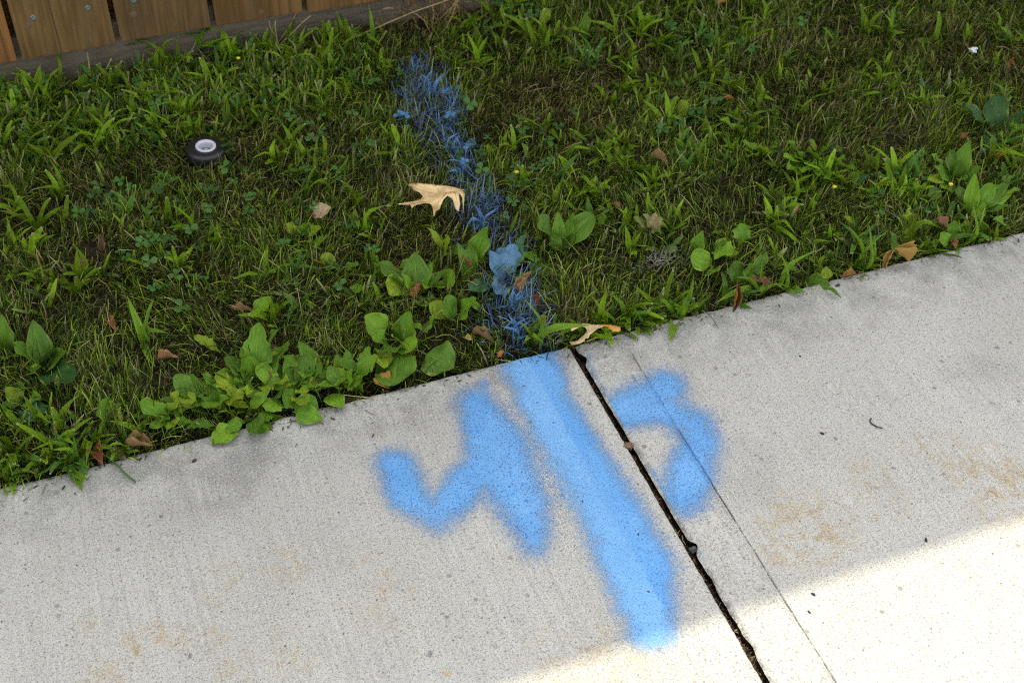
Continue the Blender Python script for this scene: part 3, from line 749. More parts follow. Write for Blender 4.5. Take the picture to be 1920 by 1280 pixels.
plant(PL, 'curled broadleaf weed with scalloped leaves near the lawn edge, right of centre', 'weed', (1342, 525), [(1296, 478, .035, 50, 'round', G3, (1335, 500)), (1318, 432, .05, 32, 'lance', G1, (1304, 474)), (1388, 418, .05, 44, 'tooth', G1, (1390, 462)), (1352, 436, .035, 26, 'tooth', G3, (1325, 446)), (1374, 478, .03, 46, 'tooth', G3, (1336, 470)), (1362, 452, .03, 24, 'spoon', G2, (1345, 470)), (1330, 517, .012, 46, 'blunt', G3, (1348, 500))])
plant(PL, 'crinkled weed beside the standing rolled leaf at the sidewalk edge', 'weed', (1398, 530), [(1376, 488, .035, 44, 'blunt', G2), (1405, 492, .04, 40, 'round', G2), (1408, 512, .02, 34, 'ovate', G3), (1438, 470, .04, 36, 'ovate', G2)])
plant(PL, 'single wide leaf flopped onto the sidewalk, right of the joint', 'weed', (1505, 518), [(1556, 536, .007, 54, 'ovate', G2), (1548, 500, .03, 26, 'ovate', YG, (1552, 526)), (1578, 560, .003, 12, 'lance', G2, (1545, 538))])
SP = [(1478, 268, .05, 30), (1524, 285, .04, 36), (1492, 296, .03, 34), (1545, 318, .03, 40), (1582, 298, .04, 30), (1600, 318, .03, 32), (1560, 272, .04, 26), (1505, 325, .02, 34), (1475, 318, .03, 30), (1558, 338, .02, 30), (1470, 295, .04, 26), (1538, 330, .03, 26)]
plant(PL, 'big round leaved rosette in the right half of the lawn', 'weed', (1522, 312), [(a, b, h+.025, w_*1.15, 'spoon' if i % 2 else 'round', G3 if i % 3 else G1) for i, (a, b, h, w_) in enumerate(SP)])
plant(PL, 'small round leaved weed left of the big rosette', 'weed', (1432, 300), [(1394, 268, .06, 30, 'round', G3), (1432, 276, .06, 28, 'round', YG), (1404, 294, .05, 30, 'spoon', G3), (1446, 312, .045, 32, 'round', G1), (1398, 282, .05, 24, 'round', YG), (1460, 285, .03, 26, 'spoon', G1)])
plant(PL, 'weed with long spoon leaves above the big round rosette', 'weed', (1396, 262), [(1350, 226, .065, 30, 'spoon', G3), (1380, 236, .065, 28, 'ovate', G1), (1432, 222, .06, 36, 'ovate', G2), (1420, 256, .03, 26, 'spoon', G1), (1440, 238, .04, 26, 'spoon', YG)])
plant(PL, 'large dark green plantain at the right border of the lawn', 'weed', (1868, 252), [(1808, 200, .05, 50, 'blunt', DK), (1872, 178, .05, 58, 'round', DK), (1798, 218, .04, 40, 'ovate', DK), (1925, 208, .04, 48, 'ovate', DK), (1846, 288, .02, 34, 'tooth', TEAL), (1925, 238, .04, 62, 'ovate', G1), (1848, 190, .05, 44, 'ovate', DK), (1902, 275, .02, 40, 'ovate', G2)])
plant(PL, 'tall oval leaved weed beside the orange leaf on the right', 'weed', (1795, 345), [(1752, 312, .05, 40, 'ovate', G1), (1780, 278, .07, 44, 'ovate', G2), (1818, 266, .08, 46, 'ovate', G1), (1838, 312, .05, 46, 'ovate', G2), (1740, 338, .03, 34, 'spoon', YG), (1765, 352, .02, 30, 'round', G3), (1800, 300, .06, 40, 'ovate', G2)])
plant(PL, 'upright plantain near the sidewalk at the right border', 'weed', (1822, 400), [(1828, 326, .075, 36, 'ovate', G3), (1860, 345, .05, 44, 'blunt', G1), (1848, 380, .03, 44, 'round', G3), (1885, 350, .05, 40, 'ovate', G2), (1905, 328, .04, 38, 'ovate', G2), (1915, 355, .04, 34, 'tooth', G3), (1895, 385, .03, 34, 'ovate', G2), (1790, 372, .04, 30, 'ovate', G1)])
plant(PL, 'dark plantain near the left border above the sidewalk', 'weed', (82, 688), [(62, 602, .07, 48, 'ovate', G2), (22, 640, .04, 42, 'ovate', G1), (122, 662, .05, 58, 'ovate', G2), (62, 700, .03, 36, 'lance', G2), (138, 712, .04, 56, 'round', DK), (100, 655, .06, 46, 'ovate', DK)])
plant(PL, 'half hidden leaves at the very left border', 'weed', (8, 668), [(2, 590, .06, 44, 'ovate', G1), (34, 668, .03, 36, 'ovate', G3), (-20, 640, .05, 40, 'ovate', G2)])
plant(PL, 'short stemmed leaf pair on the left, nearer the sidewalk', 'weed', (42, 752), [(10, 726, .03, 34, 'ovate', YG), (78, 748, .03, 36, 'ovate', G1), (4, 762, .02, 34, 'ovate', G2), (66, 790, .02, 34, 'tooth', TEAL), (90, 775, .02, 30, 'tooth', DK)])
plant('dandelion', 'dandelion with upright toothed leaves above the left sidewalk edge', 'weed', (482, 716), [(452, 652, .06, 40, 'tooth', G1), (486, 606, .09, 50, 'tooth', G1), (522, 616, .09, 44, 'tooth', G2), (420, 672, .05, 46, 'tooth', G2), (402, 700, .03, 34, 'tooth', G3), (542, 652, .06, 40, 'tooth', G2), (462, 668, .06, 40, 'blunt', G1), (350, 798, .012, 34, 'tooth', G2, (405, 800)), (440, 715, .03, 40, 'tooth', G1)], extra=16)
plant(PL, 'row of glossy rounded leaves spilling onto the sidewalk, left half', 'weed', (560, 742), [(642, 764, .012, 42, 'ovate', G3, (612, 738)), (596, 762, .012, 52, 'round', G1, (545, 765)), (528, 745, .02, 46, 'round', G1, (560, 752)), (604, 786, .006, 44, 'ovate', G1, (548, 772)), (500, 770, .02, 42, 'tooth', G3, (525, 750)), (486, 788, .01, 38, 'tooth', G1, (515, 775)), (398, 832, .003, 46, 'ovate', G3, (448, 795)), (452, 800, .012, 44, 'round', G1, (420, 796)), (478, 810, .006, 36, 'ovate', G1, (508, 795))], extra=22)
plant(PL, 'curled leaves directly behind the glossy row, left half', 'weed', (566, 728), [(534, 675, .04, 46, 'ovate', G1), (604, 688, .045, 42, 'blunt', G2), (576, 665, .05, 44, 'blunt', G2), (530, 702, .03, 50, 'round', G2), (662, 690, .05, 30, 'lance', G1, (650, 725)), (676, 715, .02, 36, 'tooth', G3, (640, 722)), (595, 668, .03, 22, 'lance', YG)], extra=14)
plant(PL, 'low leafy weed between the glossy row and the big plantain leaves', 'weed', (662, 716), [(640, 690, .05, 26, 'ovate', G3), (672, 684, .05, 24, 'lance', G1), (690, 700, .04, 26, 'spoon', G3), (650, 715, .03, 28, 'ovate', G1), (684, 720, .02, 24, 'tooth', YG)], extra=12)
plant(PL, 'low leafy weed at the edge just left of the dandelion', 'weed', (398, 762), [(372, 742, .04, 30, 'tooth', G1), (400, 728, .05, 30, 'ovate', G2), (430, 745, .04, 28, 'spoon', G3), (360, 770, .02, 30, 'tooth', G2), (425, 770, .02, 28, 'ovate', G3)], extra=16)
plant(PL, 'small bright weed at the edge right of the tan arched leaf', 'weed', (318, 800), [(300, 780, .03, 26, 'ovate', G3), (338, 784, .03, 24, 'spoon', YG), (345, 808, .012, 24, 'ovate', G1)], extra=10)
plant(PL, 'round puckered leaf low in the grass, lower left', 'weed', (215, 778), [(186, 752, .03, 44, 'round', G1), (228, 758, .03, 30, 'spoon', G2), (320, 742, .035, 36, 'ovate', G2, (316, 768)), (265, 765, .02, 34, 'spoon', G1, (285, 760)), (262, 785, .02, 40, 'ovate', G2, (275, 775))])
plant(PL, 'yellow green seedling left of the pale round dead leaf', 'weed', (565, 446), [(535, 420, .03, 28, 'spoon', YG), (552, 428, .03, 26, 'spoon', YG), (578, 418, .035, 26, 'spoon', G3), (602, 428, .03, 28, 'spoon', YG), (542, 452, .02, 26, 'spoon', G3), (568, 455, .02, 28, 'round', G3), (626, 424, .035, 26, 'ovate', G1, (615, 440))])
plant(PL, 'three leaved seedling above the brown curled leaf', 'weed', (618, 510), [(610, 474, .03, 32, 'round', YG), (622, 496, .02, 30, 'round', YG), (588, 488, .03, 18, 'spoon', YG), (672, 532, .02, 26, 'round', G3, (666, 552))])
plant(PL, 'oval leaved weed against the fence bottom board', 'weed', (372, 140), [(335, 102, .05, 30, 'ovate', G2), (382, 102, .05, 42, 'ovate', G2), (400, 122, .04, 34, 'ovate', G3), (360, 112, .05, 28, 'spoon', DK), (408, 138, .03, 34, 'tooth', G2)])
plant(PL, 'single chewed leaf standing among grass below the fence, far left', 'weed', (160, 172), [(156, 140, .05, 34, 'ovate', G3), (284, 160, .03, 36, 'round', G2, (296, 185))])
plant(PL, 'upright oval leaves beside the dark bare soil at the top', 'weed', (1092, 82), [(1102, 22, .07, 34, 'ovate', G1), (1070, 40, .06, 26, 'ovate', G2), (1118, 50, .05, 26, 'ovate', G2), (1088, 55, .05, 22, 'spoon', G1)])
plant(PL, 'pale notched leaf in mid lawn right of centre', 'weed', (1275, 218), [(1288, 190, .035, 34, 'blunt', YG), (1258, 222, .02, 30, 'round', YG), (1300, 208, .03, 26, 'round', G3)])
plant(PL, 'small grey green leaf in the dry grass, upper right', 'weed', (1734, 172), [(1724, 142, .035, 24, 'ovate', TEAL), (1744, 160, .03, 24, 'ovate', TEAL), (1728, 172, .02, 22, 'ovate', G3)])
plant(PL, 'round leaves below the big rosette, right half', 'weed', (1596, 352), [(1566, 328, .055, 34, 'round', YG), (1628, 332, .055, 34, 'round', TEAL), (1545, 335, .06, 36, 'ovate', G1), (1588, 404, .02, 26, 'tooth', YG, (1592, 425)), (1605, 322, .03, 30, 'round', G3), (1442, 372, .02, 34, 'round', TEAL, (1470, 380))])
plant(PL, 'oval leaf standing right behind the yellow folded leaf', 'weed', (1682, 478), [(1668, 434, .045, 42, 'ovate', G2), (1762, 436, .04, 40, 'ovate', G1, (1778, 462)), (1750, 450, .03, 24, 'ovate', G2, (1755, 470)), (1788, 412, .05, 36, 'ovate', G1, (1785, 445)), (1862, 412, .04, 30, 'lance', G1, (1885, 425))])
plant(PL, 'weed leaves at the top border, right of the fence', 'weed', (1010, 60), [(985, 20, .05, 24, 'ovate', DK), (1022, 26, .05, 24, 'ovate', DK), (1000, 42, .04, 22, 'spoon', DK)])

# ------------------------------------------------------------------ crabgrass tufts, each a thing of its own
def rand_in(poly, n):
    poly = np.array(poly, float); out = []
    lo, hi = poly.min(0), poly.max(0)
    while len(out) < n:
        q = rng.uniform(lo, hi); ins = False
        for i in range(len(poly)):
            (x1, y1), (x2, y2) = poly[i], poly[i-1]
            if (y1 > q[1]) != (y2 > q[1]) and q[0] < (x2-x1)*(q[1]-y1)/(y2-y1)+x1: ins = not ins
        if ins: out.append(q)
    return out
def tuft(c, label, group, size=1.0, nb=None, lean=None, tips=None):
    e = tag(ob('crabgrass_tuft', None, loc=tuple(c)), label, 'grass tuft', group)
    nb = nb or rng.randint(4, 9)
    a0 = rng.uniform(0, 6.28); tint = np.array([.185, .325, .015])*(1-.55*rng.uniform()) if rng.uniform() < .8 else np.array([.085, .19, .03])
    for i in range(nb):
        if tips is not None: az_, el, L, w_ = tips[i]
        else:
            az_ = a0 + i*6.28/nb*1.0 + rng.normal(0, .4)
            el = np.clip(rng.normal(.75, .35), .1, 1.45); L = size*rng.uniform(.026, .058); w_ = rng.uniform(.0060, .0110)*(.7+.3*size)
            if lean is not None and rng.uniform() < .5: az_ = lean + rng.normal(0, .7)
        d = np.array([math.cos(az_)*math.cos(el), math.sin(az_)*math.cos(el), math.sin(el)])
        b_ = np.array(c) + np.array([rng.normal(0, .003), rng.normal(0, .003), .002])
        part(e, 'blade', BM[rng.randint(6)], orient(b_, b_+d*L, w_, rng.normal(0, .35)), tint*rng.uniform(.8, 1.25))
    return e
REG = [([(0, 150), (420, 90), (700, 60), (740, 140), (520, 240), (250, 290), (0, 320)], 104, 'bright crabgrass tuft in the dense band below the fence', 'crabgrass below the fence', 1.0, None),
       ([(0, 320), (360, 330), (460, 560), (0, 600)], 16, 'scattered crabgrass tuft in the left lawn below the sprinkler head', 'crabgrass in the left lawn', .95, None),
       ([(830, 30), (1000, 0), (1440, 0), (1440, 120), (1000, 130), (850, 150)], 40, 'crabgrass tuft at the top border of the lawn, centre', 'crabgrass at the top centre', 1.0, None),
       ([(1180, 130), (1440, 150), (1440, 320), (1080, 340), (1100, 260)], 34, 'crabgrass tuft in the mid lawn right of the blue strip', 'crabgrass in the mid lawn', .9, None),
       ([(1440, 0), (1930, 0), (1930, 200), (1600, 260), (1440, 240)], 22, 'crabgrass tuft among the dry grass, upper right', 'crabgrass at the upper right', .8, None),
       ([(1440, 330), (1920, 280), (1920, 410), (1440, 530)], 34, 'crabgrass tuft in the weedy lawn at the right', 'crabgrass at the right', 1.0, None),
       ([(0, 790), (280, 760), (640, 690), (640, 735), (300, 828), (0, 905)], 34, 'crabgrass tuft along the left sidewalk edge', 'crabgrass on the left edge', .95, -1.57),
       ([(1000, 640), (1300, 540), (1640, 470), (1900, 410), (1900, 432), (1430, 550), (1172, 612), (1060, 640)], 30, 'crabgrass tuft along the right sidewalk edge', 'crabgrass on the right edge', 1.0, -1.57),
       ([(480, 260), (740, 180), (760, 320), (700, 640), (480, 640)], 20, 'crabgrass tuft left of the blue sprayed strip', 'crabgrass left of the strip', .85, None),
       ([(930, 230), (1080, 240), (1300, 360), (1240, 480), (960, 440)], 18, 'crabgrass tuft close right of the blue sprayed strip', 'crabgrass right of the strip', .85, None)]
for poly, n, lab, grp, sz, lean in REG:
    for q in rand_in(poly, n):
        c = at(*q); c[1] = min(c[1], YF-.012)
        if crowded(c, .032) or np.hypot(c[0]-SPR[0], c[1]-SPR[1]) < .045 or c[1] < .004 or blue_d(c[:1], c[1:2])[0] < .012: continue
        c[2] = float(soil_z(c[:1], c[1:2])[0])
        tuft(c, lab, grp, sz*rng.uniform(.8, 1.2), None, lean)
def tuft_px(base, tips, label, z=0.0, colr=(.150, .275, .026)):
    c = at(*base); c[2] = z if c[1] < 0.003 else float(soil_z(c[:1], c[1:2])[0])
    e = tag(ob('crabgrass_tuft', None, loc=tuple(c)), label, 'grass tuft')
    for (px, py, h, w_, *r_) in tips:
        b_ = c + np.array([rng.normal(0, .003), rng.normal(0, .002), .003])
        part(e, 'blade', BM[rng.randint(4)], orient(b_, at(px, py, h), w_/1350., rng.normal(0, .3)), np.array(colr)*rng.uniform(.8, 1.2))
tuft_px((1272, 578), [(1257, 642, .004, 20), (1232, 560, .05, 11), (1305, 512, .06, 10), (1290, 545, .04, 9)], 'crabgrass with one wide blade hanging down over the sidewalk edge')
tuft_px((1000, 634), [(1112, 606, .035, 17), (982, 560, .05, 10), (1032, 596, .04, 13), (968, 600, .04, 12), (1012, 590, .05, 12), (1020, 640, .02, 13), (985, 645, .02, 12)], 'bright crabgrass tuft where the blue strip meets the sidewalk')
tuft_px((132, 868), [(148, 922, .003, 16), (98, 845, .04, 14), (150, 842, .03, 14), (120, 858, .04, 12), (60, 845, .05, 15), (70, 890, .01, 13)], 'crabgrass with a blade lying on the sidewalk, far left')
tuft_px((20, 890), [(26, 930, .003, 14), (5, 930, .004, 14), (40, 870, .03, 14), (0, 870, .04, 14), (70, 885, .02, 12)], 'crabgrass in the lower left corner of the lawn')
tuft_px((1618, 492), [(1640, 440, .05, 13), (1592, 425, .06, 12), (1665, 492, .02, 12), (1660, 500, .012, 9), (1628, 420, .06, 9), (1665, 430, .05, 10)], 'fan shaped crabgrass left of the yellow folded leaf')
tuft_px((1470, 536), [(1514, 546, .004, 16), (1503, 556, .003, 11), (1458, 470, .05, 9), (1540, 465, .05, 15), (1445, 530, .02, 14)], 'crabgrass spilling onto the sidewalk next to the flopped wide leaf')
tuft_px((1812, 440), [(1793, 480, .003, 14), (1822, 380, .06, 9), (1832, 425, .03, 9), (1800, 400, .05, 10)], 'crabgrass with a blade over the sidewalk, right border')
tuft_px((275, 640), [(233, 556, .07, 16), (292, 560, .06, 12), (262, 612, .04, 14), (318, 622, .04, 12), (286, 690, .01, 14)], 'crabgrass with one long pale blade in the left lawn')
tuft_px((690, 80), [(688, 10, .07, 13), (655, 55, .05, 12), (668, 70, .04, 14), (720, 85, .04, 12), (640, 85, .04, 12)], 'tall upright crabgrass in front of the fence bottom board')
tuft_px((218, 108), [(204, 64, .055, 10), (258, 84, .045, 16), (282, 74, .05, 13), (212, 88, .04, 11)], 'crabgrass growing up across the fence boards')
tuft_px((374, 100), [(337, 66, .05, 12), (420, 60, .055, 13), (382, 62, .05, 8), (445, 72, .05, 13)], 'two bladed crabgrass against the grey bottom board')
tuft_px((1425, 545), [(1345, 572, .02, 16), (1485, 540, .03, 14), (1380, 520, .05, 12)], 'crabgrass arching along the edge by the rolled leaf')

SB = (.13, .29, .62)
for i, (bp, lab) in enumerate([((968, 628), 'blue sprayed tuft touching the head of the concrete stripe'), ((955, 580), 'blue sprayed tuft below the blue sprayed plantain'), ((902, 420), 'blue sprayed tuft right of the tan oak leaf'), ((868, 330), 'blue sprayed tuft just above the tan oak leaf'), ((808, 178), 'blue sprayed tuft near the top of the strip'), ((845, 285), 'blue sprayed tuft midway up the strip')]):
    tuft_px(bp, [(bp[0]+rng.uniform(-34, 34), bp[1]-rng.uniform(-8, 46), rng.uniform(.01, .04), rng.uniform(4, 9)) for _ in range(9 if i < 2 else 7)], lab, colr=SB)
# low mat of more crabgrass leaves between the tufts
bx, by = [], []
for ri, (poly, n, *_) in enumerate(REG):
    for q in rand_in(poly, n*(7 if ri == 0 else 3)):
        c = at(*q)
        if crowded(c, .036) or c[1] > YF-.02 or c[1] < .008 or np.hypot(c[0]-SPR[0], c[1]-SPR[1]) < .045 or blue_d(c[:1], c[1:2])[0] < .01: continue
        k = rng.randint(2, 6); bx += list(c[0]+rng.normal(0, .007, k)); by += list(c[1]+rng.normal(0, .007, k))
bx, by = np.array(bx), np.clip(np.array(by), .004, YF-.01); n = len(bx)
q1 = rng.uniform(0, 1, (n, 1)); bc = (np.array([.030, .085, .010])*(1-q1)+np.array([.200, .330, .016])*q1**1.4)*rng.uniform(.75, 1.15, (n, 1))
tc = np.where(rng.uniform(0, 1, (n, 1)) < .2, np.array([.30, .30, .13]), bc*1.1)
Vv, Ff, cc = strips(np.stack([bx, by, soil_z(bx, by)+.002], 1), rng.uniform(.015, .040, n), rng.uniform(.0030, .0080, n), rng.uniform(0, 6.28, n), np.abs(rng.normal(.65, .35, n)), rng.normal(.55, .45, n), bc*.65, tc, .25, rng.uniform(-.6, .6, n), lv=(0, .33, .7, 1.0))
tag(ob('crabgrass_mat', mesh_np('crabgrass_mat', Vv, Ff, [M['grass']], col=cc)), 'low mat of bright crabgrass leaves between the tufts', 'grass', kind='stuff')

# ------------------------------------------------------------------ clover sprigs
def clover_mesh(seed):
    rs = np.random.RandomState(seed); Vv, Ff, U = [], [], []
    h = 1.0; lean = rs.uniform(-.3, .3, 2)
    for i in range(4):
        t = i/3; cx, cy = lean*t*t
        for a in range(3): Vv.append((cx+.035*math.cos(a*2.094), cy+.035*math.sin(a*2.094), h*t)); U.append((.3, .5))
        if i:
            for a in range(3): b = (a+1) % 3; Ff.append((3*i-3+a, 3*i-3+b, 3*i+b, 3*i+a))
    top = np.array([lean[0], lean[1], h])
    a0 = rs.uniform(0, 6.28)
    for k in range(3):
        az = a0+k*2.094+rs.uniform(-.2, .2); dn = rs.uniform(-.25, .25)
        d = np.array([math.cos(az), math.sin(az), dn]); s = np.array([-math.sin(az), math.cos(az), 0]); L = .42*rs.uniform(.85, 1.15)
        b0 = len(Vv)
        for t, w in ((.04, .04), (.3, .26), (.6, .40), (.85, .36), (1.0, .2)):
            for u in (-1, 0, 1):
                tt = t - (.07 if (u == 0 and t == 1.0) else 0)
                Vv.append(tuple(top + d*L*tt + s*u*w*L*1.15 + np.array([0, 0, .07*abs(u)*w + .04*math.sin(3*t)]))); U.append((u, t))
        for i in range(4):
            for j in range(2): q = b0+i*3+j; Ff.append((q, q+1, q+4, q+3))
    return mesh_np('clover', Vv, Ff, [M['clover']], uv=U)
CM = [clover_mesh(900+i) for i in range(7)]
CL = [([(120, 150), (330, 130), (340, 230), (120, 220)], 30, 'fence'), ([(270, 200), (340, 210), (330, 280), (260, 280)], 12, 'fence'), ([(395, 270), (440, 290), (440, 330), (370, 325)], 16, 'sprinkler head'), ([(300, 340), (480, 330), (480, 420), (150, 440), (160, 360)], 40, 'sprinkler head'),
      ([(200, 450), (400, 440), (400, 590), (240, 590)], 34, 'left lawn'), ([(560, 150), (740, 150), (740, 330), (560, 300)], 30, 'blue strip'), ([(840, 170), (900, 200), (920, 350), (860, 330)], 22, 'blue strip'), ([(930, 380), (990, 400), (990, 450), (920, 440)], 8, 'blue strip'),
      ([(960, 320), (1030, 320), (1030, 380), (960, 380)], 16, 'mid lawn'), ([(1190, 40), (1320, 60), (1330, 110), (1190, 100)], 22, 'top border'), ([(1250, 150), (1360, 180), (1340, 270), (1230, 250)], 28, 'mid lawn'), ([(1440, 30), (1560, 30), (1560, 60), (1440, 60)], 4, 'top border'), ([(1660, 40), (1710, 40), (1710, 80), (1660, 70)], 8, 'upper right'),
      ([(960, 230), (1080, 230), (1000, 320), (950, 310)], 12, 'mid lawn'), ([(1600, 340), (1780, 340), (1740, 420), (1600, 420)], 18, 'right lawn'), ([(480, 180), (560, 180), (560, 260), (480, 260)], 10, 'fence'), ([(500, 340), (720, 330), (720, 560), (520, 560)], 24, 'blue strip'), ([(930, 10), (1010, 0), (1010, 40), (930, 60)], 16, 'top border'), ([(0, 140), (80, 130), (80, 200), (0, 200)], 12, 'fence'), ([(1360, 60), (1430, 60), (1430, 160), (1360, 140)], 10, 'top border')]
for poly, n, where in CL:
    for q in rand_in(poly, max(3, int(n*.72))):
        c = at(*q); c[1] = min(c[1], YF-.015)
        if np.hypot(c[0]-SPR[0], c[1]-SPR[1]) < (.052 if c[0] < SPR[0]+.012 else .034) or c[1] < .006: continue
        c[2] = float(soil_z(c[:1], c[1:2])[0])
        o = tag(ob('clover', CM[rng.randint(7)], loc=tuple(c)), {'fence': 'small three leaved clover near the foot of the fence', 'sprinkler head': 'small three leaved clover round the sprinkler head', 'left lawn': 'small three leaved clover in the open left lawn', 'blue strip': 'small three leaved clover beside the blue sprayed strip', 'mid lawn': 'small three leaved clover in the middle lawn right of the strip', 'top border': 'small three leaved clover at the top border of the lawn', 'upper right': 'small grey green clover in dry grass, upper right', 'right lawn': 'small three leaved clover near the right sidewalk edge'}[where], 'clover', 'clover, '+where)
        s = rng.uniform(.015, .026); o.scale = (s, s, s*rng.uniform(.8, 1.3)); o.rotation_euler = (rng.normal(0, .2), rng.normal(0, .2), rng.uniform(0, 6.28))
        k = np.array([.048, .128, .024])*rng.uniform(.7, 1.5)
        if rng.uniform() < .2: k = np.array([.075, .16, .04])
        if blue_d(c[:1], c[1:2])[0] < .012 and rng.uniform() < .35: k = np.array([.07, .16, .28])*rng.uniform(.8, 1.1)
        o.color = (*k, 1)
for px, py in [(842, 182), (752, 215), (762, 222), (845, 215), (868, 278), (875, 306)]:
    c = at(px, py+18); c[2] = float(soil_z(c[:1], c[1:2])[0])
    o = tag(ob('clover', CM[rng.randint(7)], loc=tuple(c)), 'clover sprig sprayed bright blue in the painted strip', 'clover', 'blue sprayed clover')
    o.scale = (.020, .020, .026); o.rotation_euler = (rng.normal(0, .2), rng.normal(0, .2), rng.uniform(0, 6.28)); o.color = (.09, .24, .50, 1)

# ------------------------------------------------------------------ dead leaves
def tube(name, pts, r0, r1, mat, n_=6):
    pts = [Vector(p_) for p_ in pts]; Vv, Ff = [], []
    for i, p_ in enumerate(pts):
        d = (pts[min(i+1, len(pts)-1)]-pts[max(i-1, 0)]).normalized()
        a = d.orthogonal().normalized(); b = d.cross(a); r_ = r0+(r1-r0)*i/(len(pts)-1)
        Vv += [p_+a*r_*math.cos(6.2832*k/n_)+b*r_*math.sin(6.2832*k/n_) for k in range(n_)]
        if i:
            q = (i-1)*n_
            Ff += [(q+k, q+(k+1) % n_, q+n_+(k+1) % n_, q+n_+k) for k in range(n_)]
    Ff += [tuple(range(n_))[::-1], tuple(range(len(Vv)-n_, len(Vv)))]
    return pydata(name, Vv, Ff, [mat], True)
def outline_leaf(name, pts, hz, thick, curl, color, mid, tipmat=None):
    """leaf from its lobed outline: triangulated, refined, curled and given thickness"""
    W = np.array([at(a, b, hz) for a, b in pts]); c = W.mean(0)
    L0 = at(*mid[0], hz)-c; L1 = at(*mid[1], hz)-c
    ax = (L1-L0)/np.linalg.norm(L1-L0); ln = np.linalg.norm(L1-L0); sd = np.array([-ax[1], ax[0], 0])
    bm = bmesh.new()
    vs_ = [bm.verts.new(w-c) for w in W]
    from mathutils.geometry import tessellate_polygon
    for tri in tessellate_polygon([[Vector((v_.co.x, v_.co.y, 0)) for v_ in vs_]]):
        try: bm.faces.new([vs_[k_] for k_ in tri])
        except ValueError: pass
    bm.normal_update()
    for f in bm.faces:
        if f.normal.z < 0: f.normal_flip()
    for _ in range(3):
        long_e = [e for e in bm.edges if e.calc_length() > .006]
        if long_e: bmesh.ops.subdivide_edges(bm, edges=long_e, cuts=1)
        bmesh.ops.triangulate(bm, faces=[f for f in bm.faces if len(f.verts) > 3])
    uvl = bm.loops.layers.uv.new('UVMap')
    info = {}
    for v_ in bm.verts:
        q = np.array(v_.co)-L0; t = float(q@ax)/ln; s = float(q@sd)/ln
        info[v_] = (s*2, t); v_.co.z += curl(t, s)
    for f in bm.faces:
        f.smooth = True
        for lp in f.loops: lp[uvl].uv = info[lp.vert]
    if tipmat:
        for f in bm.faces:
            if np.mean([info[v_][1] for v_ in f.verts]) > .74: f.material_index = 1
    me = bpy.data.meshes.new(name); bm.to_mesh(me); bm.free(); me.materials.append(M['dead'])
    if tipmat: me.materials.append(tipmat)
    o = ob(name, me, loc=tuple(c)); o.color = (*color, 1)
    md = o.modifiers.new('thickness', 'SOLIDIFY'); md.thickness = thick; md.offset = 0
    return o
zp = lambda l, ox, oy, s: [(ox+a/s, oy+b/s) for a, b in l]
oak = zp([(520, 150), (590, 148), (640, 165), (660, 152), (760, 178), (850, 190), (940, 206), (1100, 198), (1220, 184), (1300, 155), (1345, 178), (1368, 240), (1362, 330), (1348, 460), (1334, 330), (1305, 285), (1275, 272), (1285, 330), (1300, 400), (1280, 472), (1235, 455), (1185, 355), (1110, 325), (1050, 360), (1012, 420), (990, 520), (940, 570), (905, 640), (892, 520), (870, 430), (840, 402), (760, 410), (650, 468), (575, 500), (552, 455), (450, 447), (365, 436), (450, 420), (560, 395), (700, 342), (746, 300), (690, 250), (600, 212), (572, 180)], 700, 330, 8)
tag(outline_leaf('oak_leaf', oak, .040, .0005, lambda t, s: .004*math.sin(3.1*min(max(t, 0), 1)) - .010*max(0, t-.86)*2 + .004*math.sin(9*s+4*t) + .004*s, (.66, .51, .28), ((760, 350), (868, 352))), 'large pale tan oak leaf lying on the grass left of blue strip', 'dead leaf')
lf = [o for o in C.objects if o.name.startswith('oak_leaf')][0]
M['vein'] = mat_simple('leaf_vein', (.38, .24, .09), (.46, .30, .13), 200, .7, .2)
for k, pts in enumerate([[(870, 356), (858, 358), (825, 363), (795, 372), (770, 380), (748, 384)], [(838, 361), (822, 378), (814, 405)], [(852, 358), (856, 372), (858, 386)], [(818, 364), (795, 358), (770, 350)], [(795, 372), (780, 382), (773, 390)]]):
    W_ = [at(a, b, .0470)-np.array(lf.location) for a, b in pts]
    ob('vein', tube('vein', W_, .0008 if k == 0 else .0005, .0003, M['vein'], 5), lf)
edge = zp([(320, 590), (370, 660), (450, 655), (560, 640), (655, 590), (650, 545), (730, 530), (770, 450), (850, 380), (940, 290), (1060, 245), (1130, 225), (1200, 290), (1270, 335), (1400, 348), (1445, 320), (1435, 262), (1310, 222), (1180, 196), (1000, 200), (880, 222), (730, 210), (600, 226), (540, 250), (480, 272), (340, 350), (380, 392), (540, 302), (610, 288), (665, 302), (700, 350), (690, 410), (620, 480), (500, 580), (400, 600)], 1040, 590, 11.64)
tag(outline_leaf('oak_leaf', edge, .018, .0005, lambda t, s: .002*math.sin(6*t) + .004*s, (.52, .42, .26), ((1070, 645), (1160, 610)), mat_simple('orange_leaf_tip', (.34, .14, .025), (.46, .24, .06), 90, .65, .3)), 'torn tan oak leaf with orange tip at the top of the joint', 'dead leaf')

